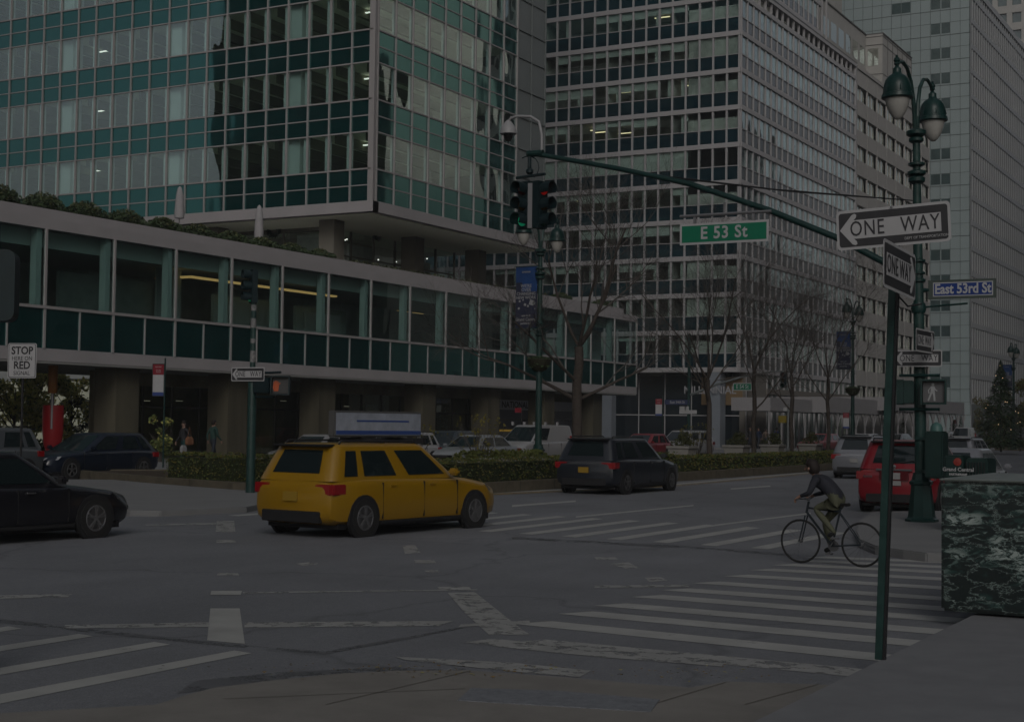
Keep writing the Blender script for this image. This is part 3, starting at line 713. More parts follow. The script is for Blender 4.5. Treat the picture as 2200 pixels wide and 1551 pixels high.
# crosswalk over the cross street (near side to corner)
P=[]
for i in range(11):
    y=(10.35+.79*i*1.0)*K; y=12.15+.985*i*1.0
    l=-7.2+(.35 if i==0 else 0); P.append([(l-.12,y),(l+.12,y+.40),(-3.45,y+.40),(-3.45,y)])
P=[[(-7.15-.1*math.sin(i*2.1),12.28+.99*i),(-7.2,12.28+.99*i+.38),(-3.4,12.28+.99*i+.38),(-3.4,12.28+.99*i)] for i in range(0,12)]
tips=[9.71,10.66,11.43,12.13,12.94,13.63,14.42,15.28,16.11,16.83,17.46,18.05]
right=[9.77,10.5,11.34,12.09,12.89,13.65,14.44,15.45,16.41,17.27,17.94,18.67]
P=[]
for i in range(12):
    yl=tips[i]*K; yr=right[i]*K; l=-5.75*K if i else -5.3*K
    P.append([(l-.1,yl-.08),(l+.12,yl+.32),(-3.3,yr+.21),(-3.3,yr-.22)])
mark('crosswalk_stripes',P[1:],wp); mark('crosswalk_stripes',P[:1],wp2)
mark('crosswalk_stripes',[G((848,1411),(1100,1424),(1270,1441),(1245,1455),(1100,1443),(870,1418)),G((560*2-1120+1100,1375),(1060,1373),(1240,1395),(1235,1404))[:0] or G((1000,1380),(1060,1372),(1300,1398),(1560,1420),(1550,1432),(1290,1412),(1100,1393))],wp2,.005)
# crosswalk over the avenue, far side
P=[]
for i in range(15):
    x=(-6.75-.735*i)*K; 
    if -20.9<x: P.append([(x-.16,(18.95+.07*i)*K),(x+.16,(18.9+.07*i)*K),(x+.14,(22.6+.1*i)*K),(x-.18,(22.7+.1*i)*K)])
mark('crosswalk_stripes',P,wp)
# crosswalk over the avenue, near side (left corner)
P=[]
for i in range(6):
    x=(-6.72-.735*i)*K; P.append([(x-.17,5.0-.0*i),(x+.16,4.6),(x+.16,8.25*K),(x-.06,8.28*K)])
mark('crosswalk_stripes',P,wp)
mark('guide_bar',[G((452,1307),(515,1307),(526,1383),(445,1376))],wp); mark('guide_bar',[G((454,1269.5),(520,1269.5),(517,1278),(452,1278))],wp,.0045)
mark('guide_bar',[G((962,1274),(1020,1272),(1112,1345),(1120,1352),(1140,1364),(1050,1363),(1000,1318)),G((940,1261),(1008,1261),(1014,1268),(945,1268))],wp2,.0045)
mark('guide_bar',[G((466,1119),(503,1119),(506,1143),(463,1143))],wp2,.0045)
mark('guide_dashes',[G(*q_) for q_ in (((468,1231),(511,1231),(514,1236),(466,1236)),((466,1160),(505,1160),(507,1166),(464,1166)),((632,1211),(662,1208),(686,1211),(655,1216)),((890,1203),(932,1203),(938,1210),(892,1210)),((865,1172),(892,1171),(903,1187),(870,1190)),((912,1225),(940,1225),(944,1229),(915,1229)),((1277,1197),(1322,1197),(1328,1202),(1282,1202)),((1310,1211),(1350,1208),(1376,1221),(1345,1222)),((1385,1241),(1420,1240),(1435,1247),(1395,1250)))],wp2)
mark('stop_line',[G((140,1343),(450,1337),(450,1347),(135,1350)),G((526,1337),(975,1334),(940,1345),(525,1348)),G((990,1341),(1137,1333),(1140,1340),(985,1347))],wp2,.0042)
mark('thin_line',[G((-40,1280),(155,1276),(145,1283),(-40,1287)),G((522,1272),(1025,1266),(1025,1268),(522,1275)),G((1277,1258),(1480,1256),(1480,1261),(1277,1263)),G((310,1127),(465,1123),(465,1127),(315,1129))],wp2,.0041)
mark('lane_line',[G((1100,1085),(1237,1075),(1237,1078),(1100,1089)),G((1237,1109),(1490,1084.5),(1490,1087),(1237,1112)),G((1535,1127),(1742,1101),(1742,1104),(1535,1130)),G((1570,1049),(1655,1043),(1655,1045.5),(1570,1051.5)),G((1040,1058),(1440,1040),(1750,1013),(1750,1015),(1440,1042.5),(1040,1061))],wp,.0041)
mark('yellow_edge_line',[G((1000,1063),(1440,1043.5),(1750,1015.5),(1750,1017),(1440,1045.5),(1000,1066))],yp,.0041)
mark('asphalt_seam',[G((-30,1326),(130,1344),(480,1382),(700,1400),(700,1405),(480,1388),(130,1352),(-30,1334)),G((700,1398),(850,1372),(1000,1345),(1000,1349),(850,1378),(700,1405)),G((1100,1153),(1460,1172),(1700,1190),(1700,1194),(1460,1177),(1100,1158)),G((380,1489),(600,1468),(850,1448),(1000,1443),(1000,1436),(850,1432),(600,1444),(420,1462))],dkp,.003)
# ------------------------------------------------------------------ marble planter wall
def marble():
    m=bpy.data.materials.new('green_veined_marble'); m.use_nodes=True; N=m.node_tree.nodes; L=m.node_tree.links; b=N['Principled BSDF']
    g=N.new('ShaderNodeNewGeometry'); mp=N.new('ShaderNodeMapping'); mp.inputs['Rotation'].default_value=(0,R(-34),R(12)); mp.inputs['Scale'].default_value=(.9,.9,2.3); L.new(g.outputs['Position'],mp.inputs[0])
    n1=N.new('ShaderNodeTexNoise'); n1.inputs['Scale'].default_value=1.7; n1.inputs['Detail'].default_value=7; n1.inputs['Roughness'].default_value=.62; n1.inputs['Distortion'].default_value=1.2; L.new(mp.outputs[0],n1.inputs['Vector'])
    sb=N.new('ShaderNodeMath'); sb.operation='SUBTRACT'; sb.inputs[1].default_value=.5; L.new(n1.outputs['Fac'],sb.inputs[0]); ab=N.new('ShaderNodeMath'); ab.operation='ABSOLUTE'; L.new(sb.outputs[0],ab.inputs[0])
    vo=N.new('ShaderNodeTexVoronoi'); vo.feature='DISTANCE_TO_EDGE'; vo.inputs['Scale'].default_value=2.6; ns=N.new('ShaderNodeTexNoise'); ns.inputs['Scale'].default_value=4; ns.inputs['Detail'].default_value=8; ns.inputs['Roughness'].default_value=.7; L.new(mp.outputs[0],ns.inputs['Vector']); va=N.new('ShaderNodeVectorMath'); va.operation='MULTIPLY_ADD'; va.inputs[1].default_value=(.75,.75,.75); L.new(ns.outputs['Color'],va.inputs[0]); L.new(mp.outputs[0],va.inputs[2]); L.new(va.outputs[0],vo.inputs['Vector']); ab=vo
    r1=N.new('ShaderNodeMapRange'); r1.inputs['From Min'].default_value=0; r1.inputs['From Max'].default_value=.032; r1.inputs['To Min'].default_value=1; r1.inputs['To Max'].default_value=0; L.new(ab.outputs[0],r1.inputs['Value'])
    n2=N.new('ShaderNodeTexNoise'); n2.inputs['Scale'].default_value=5.5; n2.inputs['Detail'].default_value=8; n2.inputs['Roughness'].default_value=.75; n2.inputs['Distortion'].default_value=.8; L.new(mp.outputs[0],n2.inputs['Vector'])
    r2=N.new('ShaderNodeMapRange'); r2.inputs['From Min'].default_value=.50; r2.inputs['From Max'].default_value=.565; L.new(n2.outputs['Fac'],r2.inputs['Value'])
    n3=N.new('ShaderNodeTexNoise'); n3.inputs['Scale'].default_value=1.1; n3.inputs['Detail'].default_value=3; L.new(mp.outputs[0],n3.inputs['Vector'])
    r3=N.new('ShaderNodeMapRange'); r3.inputs['From Min'].default_value=.4; r3.inputs['From Max'].default_value=.62; L.new(n3.outputs['Fac'],r3.inputs['Value'])
    q1=N.new('ShaderNodeMath'); q1.operation='MULTIPLY'; L.new(r2.outputs[0],q1.inputs[0]); L.new(r3.outputs[0],q1.inputs[1])
    q2=N.new('ShaderNodeMath'); q2.operation='MAXIMUM'; L.new(q1.outputs[0],q2.inputs[0]); L.new(r1.outputs[0],q2.inputs[1])
    cr=N.new('ShaderNodeValToRGB'); e=cr.color_ramp.elements; e[0].position=0; e[0].color=(.002,.006,.006,1); e[1].position=1; e[1].color=(.17,.20,.19,1); e2=e.new(.4); e2.color=(.010,.03,.027,1)
    L.new(q2.outputs[0],cr.inputs[0]); L.new(cr.outputs[0],b.inputs['Base Color']); b.inputs['Roughness'].default_value=.28
    return m
mw=thing('marble_planter','dark green veined marble block with pale top on a recessed plinth at the right edge','planter',(gs.x+1.5,16.6,.13)); mw['wsp']=1
za=aY(2020,1033,15.5)
x0=aY(2021,1300,15.55).x; zb=aY(2040,1313,15.55).z; ztp=za.z
m=MB(); m.box((x0,15.55,zb),(x0+6,18.2,ztp)); m.build('block',marble(),mw,bev=.03)
m=MB(); m.box((x0-.02,15.53,ztp+.002),(x0+6,18.22,ztp+.022)); m.build('top_slab',mat('pale_marble_top',(.10,.115,.11),.5,0,.25,4),mw,bev=.02)  # thin sheet, paler than the block below
m=MB(); m.box((x0+.38,15.85,.13),(x0+5.8,18,zb)); m.build('plinth',mat('plinth_dark',(.012,.014,.014),.6),mw)
# ------------------------------------------------------------------ signals, signs, lamps
lensd={'r':mat('lens_red_off',(.03,.004,.004),.2),'y':mat('lens_amber_off',(.03,.018,.004),.2),'g':mat('lens_green_off',(.004,.02,.014),.2)}
lensl={'r':mat('lens_red_lit',(.45,.01,.006),.3,emit=.25),'g':mat('lens_green_lit',(.01,.35,.17),.3,emit=.3)}
sigblk=mat('signal_dark_green',(.004,.011,.013),.5,0,.2,6)
def signal_head(parent,M,lit,s=1.0):
    m=MB(); m.box((-.17*s,0,-.54*s),(.17*s,.2*s,.54*s)); 
    h=m.build('signal_head',sigblk,parent,M=M,bev=.02)
    for i,c in enumerate('ryg'):
        z=(.355-.355*i)*s
        m=MB(); n=16; A=[];B=[]; A2=[];B2=[]
        for j in range(n+1):
            t=R(-40)+R(260)*j/n; x,zz=math.cos(t),math.sin(t)
            A.append((x*.15*s,0,z+zz*.15*s)); B.append((x*.155*s,-.27*s,z+zz*.155*s+.015)); A2.append((x*.142*s,0,z+zz*.142*s)); B2.append((x*.147*s,-.27*s,z+zz*.147*s+.015))
        m.ring([A,B,B2,A2],cap=False,closed=False); m.build('visor',sigblk,h,M=M,smooth=True)
        m=MB(); m.lathe([(.135*s,-.005),(.12*s,-.03*s),(.001,-.045*s)],c=M@Vector((0,0,z)) if 0 else (0,0,z),n=16,axis='Y'); m.build('lens',(lensl if c==lit else lensd)[c],h,M=M,smooth=True)
    return h
def ped_signal(parent,M,sym=None,paint=green):
    m=MB(); m.box((-.235,0,-.235),(.235,.22,.235)); h=m.build('pedestrian_signal',paint,parent,M=M,bev=.025)
    m=MB()
    for a,b in (((-.25,-.14,.215),(.25,.02,.25)),((-.25,-.12,-.25),(-.215,.02,.22)),((.215,-.12,-.25),(.25,.02,.22)),((-.25,-.1,-.25),(.25,.02,-.22))): m.box(a,b)
    m.build('hood',paint,h,M=M)
    m=MB(); m.box((-.205,-.012,-.205),(.205,-.002,.205)); m.build('signal_face',mat('signal_face_grey',(.055,.055,.058),.5) if sym!='hand' else mat('signal_face_dark',(.03,.03,.03),.5),h,M=M)
    if sym=='man':
        m=MB(); f=lambda x,z,d:Vector((x,d,z)); wk=mat('lit_walk_figure',(.16,.165,.17),.5,emit=.12)
        m.lathe([(.028,-.018),(.001,-.02)],c=(-.015,0,.15),n=12,axis='Y')
        for P in (((-.05,.11),(.01,.12),(.02,.0),(-.06,-.01)),((-.05,.11),(-.03,.12),(-.09,.03),(-.075,-.03),(-.1,-.03),(-.11,.035)),((.0,.11),(.02,.1),(.04,.05),(.075,.03),(.065,.01),(.02,.04)),((-.06,0),(-.015,.0),(-.06,-.1),(-.09,-.18),(-.12,-.17),(-.085,-.08)),((-.03,.01),(.02,.01),(.03,-.09),(.035,-.18),(.0,-.18),(-.005,-.09))): m.prism(P,-.02,-.014,f)
        m.build('walking_figure',wk,h,M=M)
    if sym=='hand':
        m=MB(); hk=mat('lit_orange_hand',(.22,.045,.014),.5,emit=.10)
        f=lambda x,z,d:Vector((x,d,z))
        m.prism([(-.17,-.15),(-.06,-.15),(-.04,-.03),(-.05,.06),(-.18,.06),(-.2,-.05)],-.02,-.014,f)
        for i in range(4): m.box((-.18+.034*i,-.02,.05),(-.154+.034*i,-.014,.13-.02*abs(i-1.5)))
        m.prism([(-.05,0),(.0,.05),(-.015,.07),(-.07,.03)],-.02,-.014,f); m.build('raised_hand',hk,h,M=M)
    return h
def rrect(w,h,r,n=5):
    P=[]
    for cx,cy,a0 in ((w/2-r,h/2-r,0),(-w/2+r,h/2-r,90),(-w/2+r,-h/2+r,180),(w/2-r,-h/2+r,270)):
        for j in range(n+1): t=R(a0+90*j/n); P.append((cx+r*math.cos(t),cy+r*math.sin(t)))
    return P
fxz=lambda x,z,d:Vector((x,d,z))
def one_way(parent,M,w,left=True,h=None):
    h=h or w/2.85; m=MB(); m.prism(rrect(w,h,.1*h),0,.004,fxz); s=m.build('one_way_sign',whitep,parent,M=M)
    m=MB(); m.prism(rrect(w*.955,h*.86,.07*h),-.003,0,fxz); m.build('black_field',blackp,s,M=M)
    sg=1 if left else -1
    m=MB(); A=[(-.47*w,0),(-.36*w,.37*h),(-.335*w,.40*h),(-.318*w,.37*h),(-.322*w,.30*h),(.42*w,.235*h),(.42*w,-.235*h),(-.345*w,-.235*h),(-.322*w,-.30*h),(-.318*w,-.37*h),(-.335*w,-.40*h),(-.36*w,-.37*h)]
    # arrow split in convex pieces
    for Q in ([A[0],A[1],A[2],A[3],A[4],(-.345*w,.235*h),(-.345*w,-.235*h),A[8],A[9],A[10],A[11]],[(-.345*w,.235*h),(.42*w,.235*h),(.42*w,-.235*h),(-.345*w,-.235*h)]):
        m.prism([(sg*x,y) for x,y in Q],-.0065,-.003,fxz)
    m.build('arrow',whitep,s,M=M)
    for wd,cx in (('ONE',-.225),('WAY',.24)) if left else (('ONE',-.26),('WAY',.14)):
        text(wd,h*.54,'lettering',blackp,s,M@Matrix.Translation((cx*w,-.0085,0)),.0,.74,sp=1.1)
    return s
AL=1.27
def twin_lamp(label,loc,rz=0,banner=None,basket=True,group='twin street lamps on the avenue'):
    t=thing('street_lamp',label,'street lamp',loc,rz,group)
    m=MB(); m.lathe([(.33,0),(.33,.05),(.29,.07),(.27,.1),(.20,.72),(.235,.76),(.235,.80),(.19,.83),(.16,.95),(.16,.98)],n=8,ph=R(22.5)); m.build('base',green,t)
    m=MB(); m.lathe([(.125,.95),(.12,1.6),(.105,4.7),(.10,5.0)],n=12); m.lathe([(.10,5.0),(.085,6.8),(.075,7.7),(.075,8.2)],n=10); m.build('pole',greenl,t,True)
    m=MB()
    for z,r,h in ((4.85,.15,.07),(5.0,.14,.05),(5.25,.15,.06),(6.9,.17,.1),(7.04,.19,.08),(7.22,.17,.06),(7.72,.15,.08),(7.86,.2,.1)): m.lathe([(r*.6,z-h*.8),(r,z-h*.3),(r,z+h*.4),(r*.6,z+h*.8)],n=12)
    split_build(m,'collar',green,t,True)
    for sg in (-1,1):
        pts=[(0,sg*.06,7.95),(0,sg*.16,8.5),(0,sg*.32,8.86),(0,sg*.58,9.08),(0,sg*.86,9.14),(0,sg*1.12,9.08),(0,sg*AL,8.98)]
        m=MB(); m.tube(pts,[.045,.043,.04,.038,.036,.034,.034],8); m.build('arm',greenl,t,True)
        m=MB(); c=(0,sg*AL,0); m.lathe([(.012,9.19),(.03,9.17),(.02,9.15),(.05,9.13),(.065,9.08),(.045,9.04),(.06,9.01),(.03,8.98),(.045,8.95),(.08,8.92),(.085,8.84),(.10,8.81),(.17,8.77),(.225,8.70),(.26,8.59),(.272,8.5),(.275,8.42),(.30,8.41),(.31,8.34),(.28,8.32),(.05,8.33)],c=c,n=18)
        for a in range(6): tt=R(60*a); m.tube([(math.cos(tt)*.10,sg*AL+math.sin(tt)*.10,8.80),(math.cos(tt)*.225,sg*AL+math.sin(tt)*.225,8.67),(math.cos(tt)*.285,sg*AL+math.sin(tt)*.285,8.45)],.012,4)
        ln=m.build('lantern',green,t,True)
        m=MB(); m.lathe([(.245,8.34),(.215,8.2),(.165,8.06),(.10,7.96),(.04,7.91),(.001,7.9)],c=c,n=18); m.build('globe',mat('milky_globe',(.22,.215,.20),.25,0,.1,4),ln,True)
    if banner:
        m=MB(); m.box((-.98,-.006,5.12),(-.12,.006,7.3)); bn=m.build('banner',mat('banner_navy',(.012,.014,.028),.6),t)
        m=MB(); m.box((-.98,-.009,6.75),(-.12,-.006,7.3)); m.box((-.72,-.0092,6.42),(-.12,-.006,6.75)); m.build('banner_blue_field',mat('banner_blue',(.008,.030,.10),.6,0,.3,2),bn)
        m=MB(); r=random.Random(8)
        for x,z,s,a in ((-.33,6.02,.13,.5),(-.24,6.0,.07,.2),(-.6,5.95,.06,.3),(-.82,6.08,.05,.9),(-.85,5.82,.05,.1),(-.48,5.9,.05,.7),(-.68,6.12,.04,1.1),(-.2,5.8,.03,.2)):
            m.prism([(x+s*math.cos(a+k*1.57),z+s*math.sin(a+k*1.57)) for k in range(4)],-.012,-.009,fxz)
        m.build('banner_pattern',mat('banner_white',(.15,.15,.155),.6),bn)
        for s,z,h in (('avenue',7.13,.1),("WE'RE",6.62,.13),('OVER',6.48,.13),('CHANGING',6.34,.12),('NEW WORK',6.2,.12),('open to all',5.56,.07),('Grand Central',5.42,.12),('partnership',5.28,.08)): text(s,h*1.25,'lettering',mat('banner_white',(.15,.15,.155)),bn,TR(-.56,-.013,z),.003,.95)
        m=MB(); m.tube([(0,0,7.32),(-1.0,0,7.32)],.018,6); m.tube([(0,0,5.1),(-1.0,0,5.1)],.018,6); split_build(m,'banner_rod',green,t)
    if basket:
        m=MB(); m.lathe([(.12,3.55),(.25,3.62),(.40,3.85),(.44,3.98),(.40,4.0),(.1,3.99)],n=14); bk=m.build('flower_basket',mat('basket_moss',(.018,.018,.010),.9,0,.4,8),t,True)
        m=leaf_mb([((0,0,4.0),(.42,.42,.10)),((0,0,3.8),(.4,.4,.18))],420,.05,random.Random(4)); m.build('basket_plants',boxw,bk)
    return t
# the near twin lamp with the signal arm
lx,ly=-7.45,30.5
lamp=twin_lamp('tall dark green twin street lamp carrying the signal arm and blue street name sign',(lx,ly,.14),R(3),False,False,None)
lamp.rotation_euler=(0,R(-.9),R(-2))
def Wm(x,y,z,rz=0): # world placement inside lamp
    return Matrix.Translation((0,0,0))@(Matrix.Translation((lx,ly,.14))@Matrix.Rotation(R(-2),4,'Z')@Matrix.Rotation(R(-.9),4,'Y')).inverted()@TR(x,y,z,rz)
def wpt(v): return (Wm(0,0,0)@Vector(v))
arm=[aY(x,y,ly) for x,y in ((1973,603),(1895,561),(1800,512),(1650,451),(1480,395),(1330,363),(1230,345),(1138,329))]
m=MB(); m.tube([wpt(p) for p in arm],[.078,.074,.07,.067,.064,.061,.058,.056],12)
m.tube([wpt(arm[-1]+Vector((-.05,0,-.02))),wpt(arm[-1]+Vector((.35,0,-.03)))],.078,12); m.build('signal_arm',green,lamp,True)
m=MB()
a=aY(1972,432,ly)
for b,c in ((aY(1330,367,ly),aY(1640,411,ly)),(aY(1400,378,ly),aY(1650,399,ly))): m.tube([wpt(a),wpt((aY(1800,424,ly) if c.z<0 else a.lerp(b,.45)+Vector((0,0,-.06)))),wpt(b)],.012,5)
split_build(m,'guy_wire',black,lamp)
tip=arm[-1]
m=MB(); m.tube([wpt(tip),wpt(tip+Vector((0,0,-.45)))],.045,8); m.lathe([(.05,-.5),(.09,-.46),(.09,-.4),(.05,-.36)],c=wpt(tip),n=10)
m.tube([wpt(tip+Vector((-.35,0,-.56))),wpt(tip+Vector((.42,0,-.52)))],.035,8)
pts=[tip+Vector((-.30*math.cos(t)-.05,0,-.35+.28*math.sin(t))) for t in [R(60+25*i) for i in range(8)]]; m.tube([wpt(p) for p in pts],.014,5)
m.build('signal_hanger',sigblk,lamp,True)
c=aY(1133,440,ly); signal_head(lamp,Wm(c.x-.12,c.y,c.z,R(-14)),'g',1.02)
c=aY(1160,440,ly); signal_head(lamp,Wm(c.x+.06,c.y+.05,c.z,R(78)),'r',1.02)
m=MB(); c=aY(1143,440,ly); m.box(wpt0:=(-.09,-.02,-.55),(.09,.02,.5)); m.build('signal_back_plate',steel,lamp,M=Wm(c.x,c.y-.02,c.z,R(10)))
# street name board E 53 St
p0,p1=aY(1460,500,ly-.12),aY(1651,497,ly-.12); wd=p1.x-p0.x; ht=aY(1555,478,ly-.12).z-aY(1555,524,ly-.12).z; ctr=aY(1555,500,ly-.12)
ts=R(1.0)
Mn=Wm(ctr.x,ctr.y,ctr.z,0)@Matrix.Rotation(-math.atan2(0.0,1),4,'Y')
m=MB(); m.box((-wd/2,-.01,-ht/2),(wd/2,.01,ht/2)); sgn=m.build('street_name_sign',whitep,lamp,M=Mn)
m=MB(); m.box((-wd/2+.05,-.014,-ht/2+.05),(wd/2-.05,-.01,ht/2-.05)); m.build('green_field',mat('sign_green',(.003,.082,.045),.4,0,.06,5),sgn,M=Mn)
text('E 53 St',ht*.80,'lettering',whitep,sgn,Mn@Matrix.Translation((0,-.016,0)),.008,.92,sp=1.1)
m=MB(); m.tube([Mn@Vector((-wd/2,0,ht/2+.17)),Mn@Vector((wd/2+.05,0,ht/2+.17))],.035,8)
for x in (-wd*.33,wd*.33): m.box((x-.03,-.02,ht/2),(x+.03,.02,ht/2+.15),Mn)
m.tube([Mn@Vector((0,0,ht/2+.17)),Mn@Vector((.02,0,ht/2+.42))],.03,6); m.build('sign_hanger',steel,lamp,True)
# blue East 53rd St board
q0=aY(1997,622,ly); q1=aY(2139,622,ly); wd=q1.x-q0.x; ht=aY(2068,601,ly).z-aY(2068,642,ly).z; ctr=aY(2068,621,ly)
Mb=Wm(ctr.x,ctr.y,ctr.z,0)
m=MB(); m.box((-wd/2-.03,-.03,-ht/2),(wd/2,.03,ht/2)); sb=m.build('avenue_name_sign',mat('sign_frame_grey_green',(.035,.045,.04),.5),lamp,M=Mb)
m=MB(); m.box((-wd/2+.07,-.034,-ht/2+.05),(wd/2-.05,-.03,ht/2-.05)); m.build('sign_border',whitep,sb,M=Mb)
m=MB(); m.box((-wd/2+.09,-.038,-ht/2+.07),(wd/2-.07,-.034,ht/2-.07)); m.build('blue_field',mat('sign_blue',(.005,.020,.10),.4),sb,M=Mb)
text('East 53rd St',ht*.72,'lettering',whitep,sb,Mb@Matrix.Translation((.01,-.04,0)),.008,.82)
m=MB(); m.tube([(0,0,ctr.z-.14),Mb@Vector((-wd/2,0,0))],.04,8); m.tube([(0,.0,ctr.z-.14-.35),Mb@Vector((.1,.0,-ht/2-.1))],.02,6); m.lathe([(.13,ctr.z-.6),(.16,ctr.z-.5),(.13,ctr.z-.4)],n=10); m.build('sign_bracket',green,lamp,True)
# one way signs on the lamp
c=aY(1972,770,ly-.25); one_way(lamp,Wm(c.x,c.y,c.z,R(2)),(aY(2023,770,ly).x-aY(1921,770,ly).x),True)
c=aX(1988,733,lx+.25); one_way(lamp,Wm(c.x,c.y,c.z,R(88)),aX(2006,733,lx+.2).y-aX(1972,733,lx+.2).y,False)
# pedestrian signals on the lamp
c=aY(2006,842,ly-.25); ped_signal(lamp,Wm(c.x,c.y,c.z,R(10)),'man')
c=aY(1943,843,ly-.1); ped_signal(lamp,Wm(c.x-.02,c.y,c.z,R(-80)),None)
m=MB(); zc=c.z
for z in (zc+.34,zc-.34): m.tube([wpt((lx-.42,ly-.12,z)),wpt((lx+.40,ly-.2,z))],.03,8); m.lathe([(.12,z-.04-.14),(.15,z-.14),(.12,z+.04-.14)],n=10)
m.build('signal_bracket',green,lamp,True)
# camera dome on the arm
q=[aY(x,y,ly-.0) for x,y in ((1164,336),(1164,290),(1158,262),(1140,251),(1112,250),(1098,254),(1092,264))]
m=MB(); m.tube([wpt(p) for p in q],.033,10); whc=mat('camera_white',(.17,.17,.175),.35); ca=m.build('camera_arm',whc,lamp,True)
p=q[-1]; rr_=(aY(1108,280,ly).x-aY(1076,280,ly).x)/2
m=MB(); m.lathe([(.03,.06),(.09,.0),(rr_*.85,-.12),(rr_,-.22),(rr_,-.27),(.05,-.27)],c=wpt(p),n=18); m.build('camera_dome',whc,lamp,True)
m=MB(); m.lathe([(rr_*.55,-.27),(rr_*.5,-.36),(rr_*.3,-.43),(.001,-.45)],c=wpt(p),n=14); m.build('camera_lens',mat('smoked_dome',(.01,.01,.01),.1),lamp,True)
# other twin lamps
twin_lamp('twin street lamp with blue banner and flower basket in front of the glass podium',(-25,47.1,.3),0,True)
twin_lamp('twin street lamp with blue banner and flower basket before the white shed',(-25,86,.3),0,True)
twin_lamp('far twin street lamp with blue banner behind the evergreen at the right edge',(aX(2158,905,-25).x,aX(2158,905,-25).y+4,.3),0,True,False)
# signal pole on the median
mx,my=-25.0,31.1
t=thing('signal_pole','worn green median signal pole with green light, one way sign and orange hand signal','traffic signal',(mx,my,.12))
top=aY(543,650,my).z
m=MB(); m.lathe([(.13,0),(.12,.2),(.115,2.9),(.09,3.0),(.075,3.1),(.07,top)],n=12); m.build('pole',greenl,t,True)
c=aY(541,616,my); signal_head(t,TR(c.x-mx,-.06,c.z-.12,R(-32)),'g',.82)
m=MB(); m.lathe([(.09,top-.1),(.1,top-.05),(.06,top+.02)],n=10); m.tube([(0,0,top),(c.x-mx+.1,.05,top+.05)],.05,8); m.build('signal_hanger',sigblk,t,True)
c=aY(533,804,my-.15); one_way(t,TR(c.x-mx,-.16,c.z-.12,R(4)),aY(566,804,my).x-aY(499,804,my).x,True)
c=aY(603,828,my); ped_signal(t,TR(c.x-mx,0,c.z-.12,R(28)),'hand',sigblk)
c2=aY(575,830,my); m=MB(); m.box((.1,-.12,c.z-.12-.2),(c2.x-mx+.12,.12,c.z-.12+.2)); m.build('signal_box',sigblk,t,bev=.02)
m=MB(); m.tube([(0,0,c.z+.2),(c.x-mx,0,c.z+.22)],.03,6); m.tube([(0,0,c.z-.42),(c.x-mx-.2,0,c.z-.42)],.03,6); m.build('signal_bracket',sigblk,t,True)
m=MB()
for z,h in ((3.4,.3),(3.9,.12),(4.3,.25),(4.75,.15)): m.lathe([(.078,z),(.078,z+h)],n=12)
m.build('sticker_remnant',mat('sticker_grey',(.10,.10,.10),.7,0,.6,14),t)
# near signal at the left edge
dirL=ray(-38,612); base=CP+dirL*11.8
t=thing('signal_pole','dark traffic signal cut off by the left edge of the view','traffic signal',(base.x,base.y,.03))
m=MB(); m.lathe([(.12,0),(.11,.3),(.10,4.1),(.02,4.15)],n=12); m.build('pole',sigblk,t,True)
pc=CP+ray(17,614)*11.8
m=MB(); m.prism(rrect(.52,.56,.07),-.12,.12,fxz); m.build('pedestrian_signal',sigblk,t,M=TR(pc.x-base.x-.19,pc.y-base.y-.08,pc.z-.03,R(38)))
pc=CP+ray(-15,590)*11.8; signal_head(t,TR(pc.x-base.x-.17,pc.y-base.y-.08,pc.z-.03,R(140)),'r',.8)
# near sign post with two one way signs
bx=aG(1891,1416,.13)
t=thing('sign_post','tall green post leaning slightly, with two crossed one way signs at its top','street sign',(bx.x,bx.y,.13))
tp=aY(1921,600,bx.y); lean=Vector((tp.x-bx.x,0,tp.z-.13)); ut=aY(1928,470,bx.y); lean2=Vector((ut.x-bx.x,0,ut.z-.13))
m=MB()
def lbox(m,a,b,y0,y1): m.hexa([Vector(p) for p in ((a,y0,0),(b,y0,0),(b,y1,0),(a,y1,0))]+[Vector(p)+lean for p in ((a,y0,0),(b,y0,0),(b,y1,0),(a,y1,0))])
lbox(m,.024,.042,-.02,.03); lbox(m,-.036,.024,.02,.028); m.build('post_shaded_side',black,t)  # shaded right side of the post put in as solid black boxes
m=MB(); lbox(m,-.038,.022,-.028,.018); m.hexa([Vector(p)+lean for p in ((-.04,-.04,0),(.03,-.04,0),(.03,.02,0),(-.04,.02,0))]+[Vector(p)+lean2 for p in ((-.04,-.04,0),(.03,-.04,0),(.03,.02,0),(-.04,.02,0))])
m.build('post',greenl,t,bev=.003)
Yp=bx.y-.10
c=aY(1918,486,Yp); wl=aY(2040,486,Yp).x-aY(1797,486,Yp).x
Ms=TR(c.x-bx.x,-.10,c.z-.13,R(1.5))@Matrix.Rotation(R(-2.6),4,'Y')
s=one_way(t,Ms,wl,True,wl/2.83)
text('DEPT OF TRANSPORTATION',.03,'lettering',whitep,s,Ms@Matrix.Translation((.29*wl,-.006,-.34*wl/2.83)),0,.9)
m=MB()
for x,z in ((0,.155),(0,-.155)): m.lathe([(.012,-.012),(.001,-.014)],c=(x,0,z),n=8,axis='Y')
m.build('bolt',steel,s,M=Ms)
Xp=bx.x+.30
cc=aX(1931,581,Xp); y0_,y1_=aX(1899,560,Xp).y,aX(1967,600,Xp).y
Ms=TR(.31,cc.y-bx.y,cc.z-.13,R(90))@Matrix.Rotation(R(2.0),4,'Y')
s=one_way(t,Ms,y1_-y0_,False,(y1_-y0_)/2.6)
m=MB(); m.tube([(lean.x,lean.y,lean.z-.1),(lean.x+.1,.05,lean.z-.22),(lean.x+.2,.1,lean.z-.2)],.008,5); m.build('loose_wire',black,t)
